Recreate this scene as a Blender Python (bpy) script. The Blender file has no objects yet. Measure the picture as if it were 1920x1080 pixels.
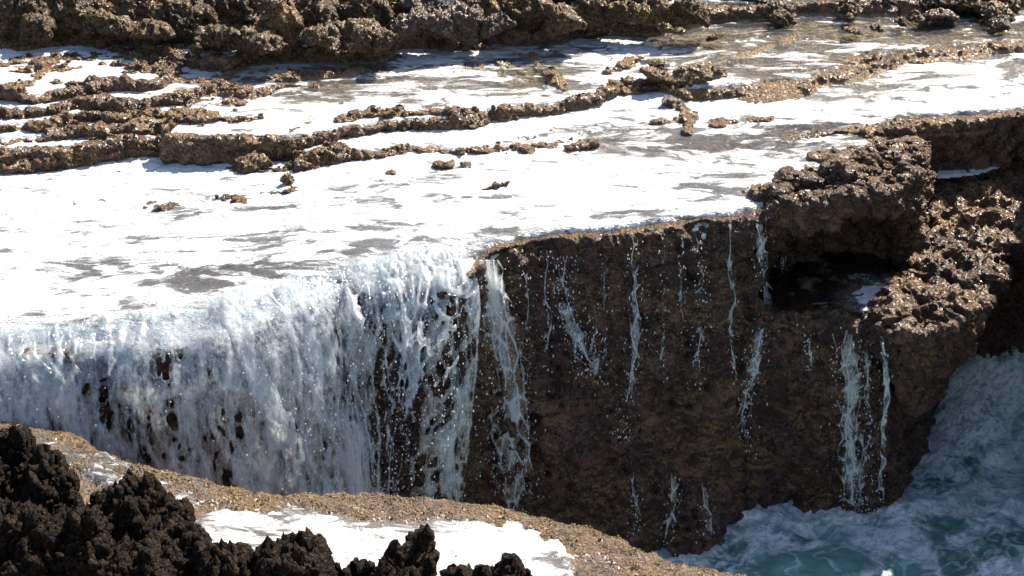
import bpy, math, random
import numpy as np
import openvdb as vdb

random.seed(7)
rng = np.random.default_rng(7)
R = math.radians
scene = bpy.context.scene

# ------------------------------------------------------------------ camera, sky, sun, exposure
CAM = np.array([0.0, -28.3, 16.0]); PITCH = 24.0; FPX = 4870.0
cd = bpy.data.cameras.new('camera'); cam = bpy.data.objects.new('camera', cd)
scene.collection.objects.link(cam); scene.camera = cam
cam.location = CAM.tolist(); cam.rotation_euler = (R(90 - PITCH), 0, 0)
cd.sensor_width = 36.0; cd.lens = FPX / 1920 * 36.0; cd.clip_start = 0.5; cd.clip_end = 3000

SUN_EL, SUN_AZ = 45.0, 36.0        # the sun stands behind the shelf, a little to its right hand side
world = bpy.data.worlds.new('World'); scene.world = world; world.use_nodes = True
wn = world.node_tree; bg = wn.nodes['Background']
sky = wn.nodes.new('ShaderNodeTexSky'); sky.sky_type = 'NISHITA'; sky.sun_disc = False
sky.sun_elevation = R(SUN_EL); sky.sun_rotation = R(SUN_AZ)
wn.links.new(sky.outputs[0], bg.inputs[0]); bg.inputs[1].default_value = 0.092
sl = bpy.data.lights.new('sun', 'SUN'); sun = bpy.data.objects.new('sun', sl)
scene.collection.objects.link(sun)
sl.energy = 5.0; sl.angle = R(0.53); sl.color = (1.0, 0.905, 0.77)
sun.rotation_euler = (R(-(90 - SUN_EL)), 0, R(-SUN_AZ))
vs = scene.view_settings
vs.view_transform = 'Standard'; vs.look = 'None'; vs.gamma = 1.0; vs.exposure = 1.02; vs.use_curve_mapping = False
cy = scene.cycles
cy.max_bounces = 8; cy.diffuse_bounces = 3; cy.glossy_bounces = 3; cy.transmission_bounces = 4
cy.transparent_max_bounces = 16; cy.caustics_reflective = False; cy.caustics_refractive = False
cy.use_denoising = True; cy.sample_clamp_indirect = 6.0

# ------------------------------------------------------------------ pixels to places
_c, _s = math.cos(R(PITCH)), math.sin(R(PITCH))
def ray(px, py):
    a, b = (px - 960) / FPX, (540 - py) / FPX
    return np.array([a, _c + b * _s, -_s + b * _c])
def at_z(px, py, z):
    d = ray(px, py); t = (z - CAM[2]) / d[2]; return CAM + d * t
def at_y(px, py, y):
    d = ray(px, py); t = (y - CAM[1]) / d[1]; return CAM + d * t
def plan(pts, z):
    return np.array([at_z(p[0], p[1], z)[:2] for p in pts])

# ------------------------------------------------------------------ noise
def _h(i, j, k, s):
    n = (i.astype(np.uint32) * np.uint32(374761393) + j.astype(np.uint32) * np.uint32(668265263)
         + k.astype(np.uint32) * np.uint32(2147483647 - 61) + np.uint32((s * 974711 + 12345) & 0xffffffff))
    n = (n ^ (n >> np.uint32(13))) * np.uint32(1274126177)
    n = n ^ (n >> np.uint32(16)); n = n * np.uint32(2246822519); n = n ^ (n >> np.uint32(15))
    return n
def noise(p, s=0):
    """gradient noise of an (n, 3) or (n, 2) array, about -1 to 1"""
    p = np.asarray(p, np.float32)
    if p.shape[1] == 2: p = np.column_stack([p, np.full(len(p), 0.37, np.float32)])
    f = np.floor(p); i = f.astype(np.int64); f = p - f
    u = f * f * f * (f * (f * 6 - 15) + 10)
    out = np.zeros(len(p), np.float32)
    for dx in (0, 1):
        wx = u[:, 0] if dx else 1 - u[:, 0]
        for dy in (0, 1):
            wy = u[:, 1] if dy else 1 - u[:, 1]
            for dz in (0, 1):
                wz = u[:, 2] if dz else 1 - u[:, 2]
                h = _h(i[:, 0] + dx, i[:, 1] + dy, i[:, 2] + dz, s)
                gx = (h & np.uint32(1023)).astype(np.float32) / 511.5 - 1
                gy = ((h >> np.uint32(10)) & np.uint32(1023)).astype(np.float32) / 511.5 - 1
                gz = ((h >> np.uint32(20)) & np.uint32(1023)).astype(np.float32) / 511.5 - 1
                out += wx * wy * wz * (gx * (f[:, 0] - dx) + gy * (f[:, 1] - dy) + gz * (f[:, 2] - dz))
    return out * 1.4
def fbm(p, sc, octv=4, s=0, gain=0.5, ridged=False):
    p = np.asarray(p, np.float32) * sc; a = 1.0; o = 0.0; t = 0.0
    for k in range(octv):
        n = noise(p, s + k * 17)
        if ridged: n = 1 - 2 * np.abs(n)
        o = o + a * n; t += a; a *= gain; p = p * 2.03 + 11.7
    return o / t
def worley(p, sc, s=0):
    p = np.asarray(p, np.float32) * sc
    two = p.shape[1] == 2
    if two: p = np.column_stack([p, np.full(len(p), 0.5, np.float32)])
    b = np.floor(p); i = b.astype(np.int64)
    f1 = np.full(len(p), 9.0, np.float32); f2 = f1.copy()
    for dx in (-1, 0, 1):
        for dy in (-1, 0, 1):
            for dz in ((0,) if two else (-1, 0, 1)):
                h = _h(i[:, 0] + dx, i[:, 1] + dy, i[:, 2] + dz, s)
                qx = b[:, 0] + dx + (h & np.uint32(1023)).astype(np.float32) / 1023
                qy = b[:, 1] + dy + ((h >> np.uint32(10)) & np.uint32(1023)).astype(np.float32) / 1023
                d = (p[:, 0] - qx) ** 2 + (p[:, 1] - qy) ** 2
                if not two:
                    qz = b[:, 2] + dz + ((h >> np.uint32(20)) & np.uint32(1023)).astype(np.float32) / 1023
                    d = d + (p[:, 2] - qz) ** 2
                f2 = np.minimum(f2, np.maximum(d, f1)); f1 = np.minimum(f1, d)
    return np.sqrt(f1), np.sqrt(f2)
def sstep(a, b, x):
    t = np.clip((x - a) / (b - a), 0, 1); return t * t * (3 - 2 * t)
def smax(a, b, k):
    h = np.clip(0.5 + 0.5 * (a - b) / k, 0, 1); return b + (a - b) * h + k * h * (1 - h)
def smin(a, b, k): return -smax(-a, -b, k)
def sdpoly(X, Y, poly):
    d = np.full(X.shape, 1e9, np.float32); inside = np.zeros(X.shape, bool); n = len(poly)
    for k in range(n):
        ax, ay = poly[k]; bx, by = poly[(k + 1) % n]
        ex, ey = bx - ax, by - ay
        t = np.clip(((X - ax) * ex + (Y - ay) * ey) / (ex * ex + ey * ey + 1e-12), 0, 1)
        d = np.minimum(d, (X - ax - t * ex) ** 2 + (Y - ay - t * ey) ** 2)
        if ay != by:
            c = ((ay > Y) != (by > Y)) & (X < (Y - ay) * ex / (by - ay) + ax)
            inside ^= c
    return np.where(inside, -1, 1) * np.sqrt(d)
def dline(X, Y, pts):
    d = np.full(X.shape, 1e9, np.float32)
    for (ax, ay), (bx, by) in zip(pts[:-1], pts[1:]):
        ex, ey = bx - ax, by - ay
        t = np.clip(((X - ax) * ex + (Y - ay) * ey) / (ex * ex + ey * ey + 1e-12), 0, 1)
        d = np.minimum(d, (X - ax - t * ex) ** 2 + (Y - ay - t * ey) ** 2)
    return np.sqrt(d)

# ------------------------------------------------------------------ meshes
def make_mesh(name, v, q, attrs=None, smooth=True):
    me = bpy.data.meshes.new(name); v = np.ascontiguousarray(v, np.float32); q = np.ascontiguousarray(q, np.int32)
    k = q.shape[1]
    me.vertices.add(len(v)); me.vertices.foreach_set('co', v.ravel())
    me.loops.add(q.size); me.loops.foreach_set('vertex_index', q.ravel())
    me.polygons.add(len(q)); me.polygons.foreach_set('loop_start', np.arange(0, q.size, k, dtype=np.int32))
    me.update(calc_edges=True)
    me.polygons.foreach_set('use_smooth', np.full(len(q), smooth))
    for a, val in (attrs or {}).items():
        at = me.attributes.new(a, 'FLOAT', 'POINT'); at.data.foreach_set('value', np.ascontiguousarray(val, np.float32))
    return me
def put(name, me, mat, parent=None):
    o = bpy.data.objects.new(name, me); scene.collection.objects.link(o)
    if mat: me.materials.append(mat)
    if parent: o.parent = parent
    return o
def tag(o, label=None, cat=None, group=None, kind=None):
    for k, v in (('label', label), ('category', cat), ('group', group), ('kind', kind)):
        if v: o[k] = v
    return o
def normals(v, q):
    n = np.cross(v[q[:, 2]] - v[q[:, 0]], v[q[:, 3 % q.shape[1]]] - v[q[:, 1]]) if q.shape[1] == 4 else \
        np.cross(v[q[:, 1]] - v[q[:, 0]], v[q[:, 2]] - v[q[:, 0]])
    o = np.zeros_like(v)
    for k in range(3):
        c = n[:, k]
        o[:, k] = sum(np.bincount(q[:, j], weights=c, minlength=len(v)) for j in range(q.shape[1]))
    return o / (np.linalg.norm(o, axis=1, keepdims=True) + 1e-9)
def iso(f, org, vox):
    """quads of the zero surface of an array (x, y, z), negative inside, normals outward"""
    b = 3.0
    g = vdb.FloatGrid(b); g.copyFromArray(np.ascontiguousarray(np.clip(f / np.min(vox), -b, b), np.float32))
    v, q = g.convertToQuads(0.0)
    v = np.array(v, np.float32); q = np.array(q, np.int64)
    n = normals(v, q)
    m = rng.integers(0, len(v), min(400, len(v)))
    a = np.clip(np.round(v[m] + 1.2 * n[m]).astype(int), 0, np.array(f.shape) - 1)
    c = np.clip(np.round(v[m] - 1.2 * n[m]).astype(int), 0, np.array(f.shape) - 1)
    if np.mean(f[tuple(a.T)] - f[tuple(c.T)]) < 0: q = q[:, ::-1].copy()
    return v * np.asarray(vox, np.float32) + np.asarray(org, np.float32), q
def crop(v, q, keep):
    """drop faces that have a vertex outside keep"""
    q = q[keep[q].all(1)]; used = np.zeros(len(v), bool); used[q] = True
    ix = np.cumsum(used) - 1
    return v[used], ix[q], used
def grid_quads(nx, ny):
    i = np.arange(nx * ny).reshape(nx, ny)
    return np.stack([i[:-1, :-1], i[1:, :-1], i[1:, 1:], i[:-1, 1:]], -1).reshape(-1, 4)
_ph = (1 + 5 ** 0.5) / 2
ICO_V = np.array([(-1, _ph, 0), (1, _ph, 0), (-1, -_ph, 0), (1, -_ph, 0), (0, -1, _ph), (0, 1, _ph), (0, -1, -_ph), (0, 1, -_ph),
                  (_ph, 0, -1), (_ph, 0, 1), (-_ph, 0, -1), (-_ph, 0, 1)], np.float32) / math.sqrt(1 + _ph * _ph)
ICO_F = np.array([(0, 11, 5), (0, 5, 1), (0, 1, 7), (0, 7, 10), (0, 10, 11), (1, 5, 9), (5, 11, 4), (11, 10, 2), (10, 7, 6), (7, 1, 8),
                  (3, 9, 4), (3, 4, 2), (3, 2, 6), (3, 6, 8), (3, 8, 9), (4, 9, 5), (2, 4, 11), (6, 2, 10), (8, 6, 7), (9, 8, 1)])
def ico_cloud(c, r, rough=0.0):
    """one small icosahedron at each centre c (n, 3) with radii r (n, 3)"""
    n = len(c)
    v = ICO_V[None] * r[:, None, :]
    if rough: v = v * (1 + rough * rng.uniform(-1, 1, (n, 12, 1)))
    v = v + c[:, None, :]
    f = ICO_F[None] + (np.arange(n) * 12)[:, None, None]
    return v.reshape(-1, 3), f.reshape(-1, 3)

# ------------------------------------------------------------------ materials
def mat_new(name):
    m = bpy.data.materials.new(name); m.use_nodes = True; nt = m.node_tree
    for n in list(nt.nodes): nt.nodes.remove(n)
    return m, nt
class NB:
    def __init__(s, nt): s.nt = nt
    def n(s, t, **k):
        x = s.nt.nodes.new(t)
        for a, v in k.items(): setattr(x, a, v)
        return x
    def l(s, a, b): s.nt.links.new(a, b)
    def val(s, sock, v):
        if hasattr(v, 'links') or hasattr(v, 'is_output'): s.l(v, sock)
        else: sock.default_value = v
    def math(s, op, a, b=None, c=None, clamp=False):
        x = s.n('ShaderNodeMath', operation=op, use_clamp=clamp); s.val(x.inputs[0], a)
        if b is not None: s.val(x.inputs[1], b)
        if c is not None: s.val(x.inputs[2], c)
        return x.outputs[0]
    def step(s, v, a, b):
        x = s.n('ShaderNodeMapRange', interpolation_type='SMOOTHSTEP'); s.val(x.inputs[0], v); s.val(x.inputs[1], a); s.val(x.inputs[2], b)
        return x.outputs[0]
    def mix(s, f, a, b):
        x = s.n('ShaderNodeMix', data_type='RGBA'); s.val(x.inputs[0], f); s.val(x.inputs[6], a); s.val(x.inputs[7], b)
        return x.outputs[2]
    def pos(s, scale=(1, 1, 1), loc=(0, 0, 0)):
        g = s.n('ShaderNodeNewGeometry'); m = s.n('ShaderNodeMapping'); s.l(g.outputs['Position'], m.inputs[0])
        m.inputs['Scale'].default_value = scale; m.inputs['Location'].default_value = loc
        return m.outputs[0]
    def noise(s, vec, sc, det=4.0, rough=0.55, dist=0.0):
        x = s.n('ShaderNodeTexNoise'); s.l(vec, x.inputs['Vector']); x.inputs['Scale'].default_value = sc
        x.inputs['Detail'].default_value = det; x.inputs['Roughness'].default_value = rough; x.inputs['Distortion'].default_value = dist
        return x.outputs[0]
    def vor(s, vec, sc, feat='F1'):
        x = s.n('ShaderNodeTexVoronoi', feature=feat); s.l(vec, x.inputs['Vector']); x.inputs['Scale'].default_value = sc
        return x.outputs[0]
    def bump(s, h, st, dist, nrm=None):
        x = s.n('ShaderNodeBump'); x.inputs['Strength'].default_value = st; x.inputs['Distance'].default_value = dist
        s.l(h, x.inputs['Height'])
        if nrm is not None: s.l(nrm, x.inputs['Normal'])
        return x.outputs[0]
    def attr(s, name):
        x = s.n('ShaderNodeAttribute', attribute_name=name); return x.outputs['Fac']
def c4(r, g, b): return (r, g, b, 1.0)

def rock_mat(name, dark, mid, light, top, topamt=0.6, rough=0.38, crust=None, bump=1.0, spec=0.55, big=0.0):
    m, nt = mat_new(name); b = NB(nt)
    p = b.pos()
    n1 = b.noise(p, 1.7, 5, 0.6); n2 = b.noise(p, 9, 5, 0.62); n3 = b.noise(p, 34, 4, 0.6); n4 = b.noise(p, 95, 3, 0.6)
    col = b.mix(b.step(b.math('ADD', b.math('MULTIPLY', n2, 0.6), b.math('MULTIPLY', n3, 0.4)), 0.40, 0.60), c4(*dark), c4(*mid))
    col = b.mix(b.math('MULTIPLY', b.step(n3, 0.5, 0.68), 0.7), col, c4(*light))
    if crust:                                                           # pinkish coralline crust in patches
        col = b.mix(b.math('MULTIPLY', b.step(b.noise(p, 4.2, 4, 0.6), 0.5, 0.62), 0.75), col, c4(*crust))
    if big:                                                             # broad dark stained patches
        col = b.mix(b.math('MULTIPLY', b.step(b.noise(b.pos((1, 1, 0.6)), 1.6, 5, 0.65), 0.46, 0.60), big), col, b.mix(0.5, c4(*dark), c4(*mid)))
    if name == 'wet brown limestone':                                   # bare sandy ochre bottom of the shallow back pools
        col = b.mix(b.math('MULTIPLY', b.attr('ochre'), b.step(n2, 0.24, 0.44)), col, b.mix(n3, c4(0.46, 0.32, 0.16), c4(0.62, 0.46, 0.26)))
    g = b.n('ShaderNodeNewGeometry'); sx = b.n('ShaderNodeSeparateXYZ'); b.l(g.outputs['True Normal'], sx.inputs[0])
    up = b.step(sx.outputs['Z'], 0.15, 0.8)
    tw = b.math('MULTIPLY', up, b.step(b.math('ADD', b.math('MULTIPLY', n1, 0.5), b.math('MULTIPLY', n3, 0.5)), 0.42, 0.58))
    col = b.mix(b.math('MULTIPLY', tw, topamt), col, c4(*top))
    h = b.math('ADD', b.math('MULTIPLY', n3, 1.0), b.math('MULTIPLY', n4, 0.45))
    h = b.math('ADD', h, b.math('MULTIPLY', b.vor(p, 26), 0.5))
    nm = b.bump(h, 1.0 * bump, 0.05)
    pr = b.n('ShaderNodeBsdfPrincipled'); b.l(col, pr.inputs['Base Color']); b.l(nm, pr.inputs['Normal'])
    rg = b.math('ADD', rough - 0.12, b.math('MULTIPLY', n2, 0.3)); b.l(rg, pr.inputs['Roughness'])
    pr.inputs['Specular IOR Level'].default_value = spec
    o = b.n('ShaderNodeOutputMaterial'); b.l(pr.outputs[0], o.inputs[0]); return m
M = {}
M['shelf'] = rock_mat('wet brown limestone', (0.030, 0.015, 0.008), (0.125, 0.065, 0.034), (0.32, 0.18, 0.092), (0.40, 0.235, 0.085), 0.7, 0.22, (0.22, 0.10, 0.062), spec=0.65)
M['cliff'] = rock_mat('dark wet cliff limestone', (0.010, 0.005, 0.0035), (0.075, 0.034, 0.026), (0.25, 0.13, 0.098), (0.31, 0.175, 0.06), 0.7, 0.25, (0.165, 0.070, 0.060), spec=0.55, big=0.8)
M['golden'] = rock_mat('golden brown limestone', (0.033, 0.018, 0.008), (0.14, 0.076, 0.030), (0.34, 0.19, 0.072), (0.40, 0.235, 0.068), 0.7, 0.27, spec=0.55)
M['backrock'] = rock_mat('dark brown pitted limestone', (0.018, 0.010, 0.005), (0.078, 0.044, 0.020), (0.23, 0.132, 0.055), (0.33, 0.19, 0.065), 0.65, 0.30, spec=0.4)  # body darkened to paint backlit faces; light and top stay pale as highlights
M['grey'] = rock_mat('wet grey violet limestone', (0.04, 0.025, 0.018), (0.12, 0.074, 0.052), (0.28, 0.18, 0.125), (0.30, 0.19, 0.105), 0.45, 0.24, spec=0.6)
M['black'] = rock_mat('black weathered limestone', (0.005, 0.003, 0.002), (0.022, 0.0125, 0.0075), (0.085, 0.047, 0.027), (0.070, 0.042, 0.022), 0.5, 0.5, None, 1.2, 0.12)
M['ledge'] = rock_mat('wet greyish ledge limestone', (0.06, 0.040, 0.030), (0.18, 0.118, 0.088), (0.31, 0.21, 0.15), (0.34, 0.21, 0.07), 0.5, 0.22, (0.24, 0.15, 0.11), spec=0.8)
def plain(name, col, rough, var=0.4, sc=30):
    m, nt = mat_new(name); b = NB(nt); p = b.pos()
    d = tuple(c * (1 - var) for c in col)
    k = b.mix(b.step(b.noise(p, sc, 3), 0.38, 0.62), c4(*d), c4(*col))
    pr = b.n('ShaderNodeBsdfPrincipled'); b.l(k, pr.inputs['Base Color']); pr.inputs['Roughness'].default_value = rough
    b.l(b.bump(b.noise(p, 140, 3), 0.6, 0.01), pr.inputs['Normal'])
    o = b.n('ShaderNodeOutputMaterial'); b.l(pr.outputs[0], o.inputs[0]); return m
M['weed'] = plain('golden brown seaweed', (0.31, 0.20, 0.045), 0.42, 0.7, 5)
M['algae'] = plain('yellow green algae', (0.27, 0.235, 0.03), 0.45, 0.5, 20)

def water_mat(name, stretch=(0.46, 1.05, 1.0), scale=2.9, tint=(0.90, 0.92, 0.90), murk=None, edge=0.055):
    """shallow clear water with floating foam; vertex attribute foam says how much of it is foam"""
    m, nt = mat_new(name); b = NB(nt)
    p = b.pos(stretch)
    w1 = b.n('ShaderNodeTexNoise'); b.l(p, w1.inputs['Vector']); w1.inputs['Scale'].default_value = 1.4; w1.inputs['Detail'].default_value = 3
    vm = b.n('ShaderNodeVectorMath', operation='MULTIPLY_ADD'); b.l(w1.outputs[1], vm.inputs[0]); vm.inputs[1].default_value = (0.9, 0.5, 0); b.l(p, vm.inputs[2])
    q = vm.outputs[0]
    n1 = b.noise(q, scale, 2.2, 0.45, 0.25); n2 = b.noise(q, scale * 3.6, 3, 0.5, 0.5); n3 = b.noise(q, 24, 3, 0.55)
    nn = b.math('ADD', b.math('MULTIPLY', n1, 0.56), b.math('ADD', b.math('MULTIPLY', n2, 0.34), b.math('MULTIPLY', n3, 0.10)))
    f = b.attr('foam')
    thr = b.math('MULTIPLY_ADD', f, 0.42, 0.29)
    clear = b.step(b.math('SUBTRACT', nn, thr), -edge, edge)
    foam = b.math('MULTIPLY', b.math('SUBTRACT', 1.0, clear), b.math('MULTIPLY_ADD', b.step(b.math('ADD', b.math('MULTIPLY', b.noise(q, scale * 2.3, 5, 0.62, 0.4), 0.8), b.math('MULTIPLY', b.attr('foam'), -0.22)), 0.30, 0.44), -0.62, 1.0))
    # water
    wb = b.bump(b.math('ADD', b.noise(b.pos((1, 1.5, 1)), 7, 3, 0.5), b.math('MULTIPLY', b.noise(p, 28, 2), 0.30)), 0.7, 0.06)
    gl = b.n('ShaderNodeBsdfGlossy'); gl.inputs['Roughness'].default_value = 0.06; b.l(wb, gl.inputs['Normal'])
    fr = b.n('ShaderNodeFresnel'); fr.inputs[0].default_value = 1.33; b.l(wb, fr.inputs['Normal'])
    tr = b.n('ShaderNodeBsdfTransparent'); tr.inputs[0].default_value = c4(*tint)
    mk0 = b.n('ShaderNodeBsdfDiffuse'); mk0.inputs[0].default_value = c4(0.62, 0.64, 0.64)
    um = b.n('ShaderNodeMixShader'); b.l(b.math('MULTIPLY_ADD', b.attr('foam'), 0.42, -0.06, clamp=True), um.inputs[0]); b.l(tr.outputs[0], um.inputs[1]); b.l(mk0.outputs[0], um.inputs[2])
    under = um.outputs[0]
    if murk:
        mk = b.n('ShaderNodeBsdfPrincipled'); mk.inputs['Base Color'].default_value = c4(*murk); mk.inputs['Roughness'].default_value = 0.5
        under = mk.outputs[0]
    wm = b.n('ShaderNodeMixShader'); b.l(b.math('MULTIPLY_ADD', fr.outputs[0], 1.0, 0.03, clamp=True), wm.inputs[0]); b.l(under, wm.inputs[1]); b.l(gl.outputs[0], wm.inputs[2])
    # foam
    pr = b.n('ShaderNodeBsdfPrincipled')
    fc = b.mix(b.step(b.noise(p, 13, 4, 0.6), 0.35, 0.62), c4(0.62, 0.63, 0.63), c4(0.87, 0.87, 0.86))
    b.l(fc, pr.inputs['Base Color']); pr.inputs['Roughness'].default_value = 0.35
    hb = b.math('ADD', b.noise(q, 11, 4, 0.6), b.math('MULTIPLY', b.vor(p, 55), 0.25))
    b.l(b.bump(hb, 0.9, 0.07), pr.inputs['Normal'])
    x = b.n('ShaderNodeMixShader'); b.l(b.math('MULTIPLY', foam, 0.97), x.inputs[0]); b.l(wm.outputs[0], x.inputs[1]); b.l(pr.outputs[0], x.inputs[2])
    o = b.n('ShaderNodeOutputMaterial'); b.l(x.outputs[0], o.inputs[0]); return m
M['pool'] = water_mat('foam covered shallow water')
def sea_mat():
    m, nt = mat_new('foam webbed turquoise sea water'); b = NB(nt); p = b.pos()
    w1 = b.n('ShaderNodeTexNoise'); b.l(p, w1.inputs['Vector']); w1.inputs['Scale'].default_value = 0.9; w1.inputs['Detail'].default_value = 4
    vm = b.n('ShaderNodeVectorMath', operation='MULTIPLY_ADD'); b.l(w1.outputs[1], vm.inputs[0]); vm.inputs[1].default_value = (0.8, 0.65, 0); b.l(p, vm.inputs[2])
    q = vm.outputs[0]; f = b.attr('foam')
    def web(sc, w):
        n = b.noise(q, sc, 2.5, 0.5); r = b.math('SUBTRACT', 1.0, b.math('ABSOLUTE', b.math('MULTIPLY_ADD', n, 2.0, -1.0)))
        lo = b.math('MULTIPLY_ADD', f, -w, 0.995); return b.step(r, b.math('SUBTRACT', lo, 0.05), b.math('ADD', lo, 0.02))
    web1 = b.math('MULTIPLY', web(0.8, 0.13), 0.85); web2 = b.math('MULTIPLY', web(2.1, 0.12), 0.5)
    nn = b.math('ADD', b.math('MULTIPLY', b.noise(q, 1.0, 3, 0.5), 0.65), b.math('MULTIPLY', b.noise(q, 5.5, 4, 0.6), 0.35))
    mass = b.step(b.math('SUBTRACT', nn, b.math('MULTIPLY_ADD', f, -0.42, 0.74)), -0.05, 0.05)
    grain = b.step(b.noise(q, 14, 4, 0.65), 0.30, 0.58)
    foam = b.math('MULTIPLY', b.math('MAXIMUM', b.math('MAXIMUM', web1, web2), mass), b.math('MULTIPLY_ADD', grain, 0.65, 0.33))
    col = b.mix(b.step(b.noise(q, 0.8, 3), 0.4, 0.6), c4(0.09, 0.21, 0.185), c4(0.19, 0.34, 0.305))
    col = b.mix(foam, col, c4(0.84, 0.86, 0.87))
    pr = b.n('ShaderNodeBsdfPrincipled'); b.l(col, pr.inputs['Base Color']); b.l(b.math('MULTIPLY_ADD', foam, 0.3, 0.10), pr.inputs['Roughness'])
    h = b.math('ADD', b.noise(q, 6, 4, 0.55), b.math('MULTIPLY', foam, 0.35))
    b.l(b.bump(h, 0.6, 0.06), pr.inputs['Normal'])
    o = b.n('ShaderNodeOutputMaterial'); b.l(pr.outputs[0], o.inputs[0]); return m
M['sea'] = sea_mat()

def fall_mat(name):
    """white aerated falling water: attribute thick gives how dense it is"""
    m, nt = mat_new(name); b = NB(nt); p = b.pos((1, 1, 0.28))
    t = b.attr('thick')
    n = b.noise(p, 26, 4, 0.6)
    a = b.step(b.math('ADD', t, b.math('ADD', b.math('MULTIPLY_ADD', n, 0.8, -0.4), b.math('MULTIPLY_ADD', b.noise(p, 78, 3, 0.6), 0.7, -0.35))), 0.04, 0.66)
    pr = b.n('ShaderNodeBsdfPrincipled'); pr.inputs['Base Color'].default_value = c4(0.80, 0.83, 0.85); pr.inputs['Roughness'].default_value = 0.25
    b.l(b.bump(b.noise(p, 60, 3), 0.5, 0.02), pr.inputs['Normal'])
    tl = b.n('ShaderNodeBsdfTranslucent'); tl.inputs[0].default_value = c4(0.80, 0.83, 0.85)
    x = b.n('ShaderNodeMixShader'); x.inputs[0].default_value = 0.5; b.l(pr.outputs[0], x.inputs[1]); b.l(tl.outputs[0], x.inputs[2])
    gl = b.n('ShaderNodeBsdfGlossy'); gl.inputs['Roughness'].default_value = 0.08
    tr = b.n('ShaderNodeBsdfTransparent'); tr.inputs[0].default_value = c4(0.93, 0.95, 0.96)
    cw = b.n('ShaderNodeMixShader'); cw.inputs[0].default_value = 0.07; b.l(tr.outputs[0], cw.inputs[1]); b.l(gl.outputs[0], cw.inputs[2])
    y = b.n('ShaderNodeMixShader'); b.l(b.math('MULTIPLY', a, 0.95), y.inputs[0]); b.l(cw.outputs[0], y.inputs[1]); b.l(x.outputs[0], y.inputs[2])
    o = b.n('ShaderNodeOutputMaterial'); b.l(y.outputs[0], o.inputs[0]); return m
M['fall'] = fall_mat('white falling water')
def drop_mat():
    m, nt = mat_new('water drops'); b = NB(nt)
    pr = b.n('ShaderNodeBsdfPrincipled'); pr.inputs['Base Color'].default_value = c4(0.82, 0.85, 0.87); pr.inputs['Roughness'].default_value = 0.12
    tl = b.n('ShaderNodeBsdfTranslucent'); tl.inputs[0].default_value = c4(0.85, 0.87, 0.88)
    x = b.n('ShaderNodeMixShader'); x.inputs[0].default_value = 0.4; b.l(pr.outputs[0], x.inputs[1]); b.l(tl.outputs[0], x.inputs[2])
    o = b.n('ShaderNodeOutputMaterial'); b.l(x.outputs[0], o.inputs[0]); return m
M['drop'] = drop_mat()

# ------------------------------------------------------------------ the lie of the shelf
ZL = 3.95
LIP = [(-700, 680), (-300, 640), (-100, 615), (0, 606), (100, 598), (200, 590), (290, 584), (400, 574), (480, 558), (560, 535), (640, 512), (760, 496),
       (850, 492), (895, 472), (940, 460), (1000, 446), (1100, 436), (1200, 426), (1300, 414), (1430, 400), (1500, 398), (1600, 392),
       (1680, 376), (1722, 338), (1738, 300), (1728, 268), (1700, 246), (1780, 244), (1920, 232), (1985, 236), (2010, 260), (2014, 340), (2020, 440), (2110, 530), (2700, 570)]  # points right of the frame: unseen headland, placed forward to shade the cove
lip_w = plan(LIP, ZL)
def zlip(x): return ZL - 0.22 * sstep(-1.0, -5.5, x)          # the brow sags a little under the main fall
top_poly = np.vstack([lip_w, [(14, 22), (-14, 22)]])
low_poly = np.vstack([plan([(1380, 402)], ZL), [(2.9, 0.62), (3.6, 0.66), (4.35, 0.60), (4.7, 0.85), (5.05, 1.5), (5.4, 2.6), (5.8, 3.9), (6.3, 4.8), (6.95, 4.6), (7.15, 3.6), (7.1, 2.2), (7.4, 1.0), (14, -0.2), (14, 20), (2.2, 20)]])  # past the cove it follows the foot of the unseen shading headland
ridge_poly = plan([(1645, 575), (1665, 535), (1705, 500), (1750, 450), (1800, 415), (1850, 385), (1960, 385), (1960, 440), (1895, 475), (1868, 520), (1845, 565), (1790, 600), (1700, 615), (1640, 600)], 2.95)
mid_poly = plan([(1740, 330), (1800, 300), (2000, 285), (2400, 280), (2400, 420), (1960, 415), (1850, 405), (1790, 410), (1745, 390)], 3.35)

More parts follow.
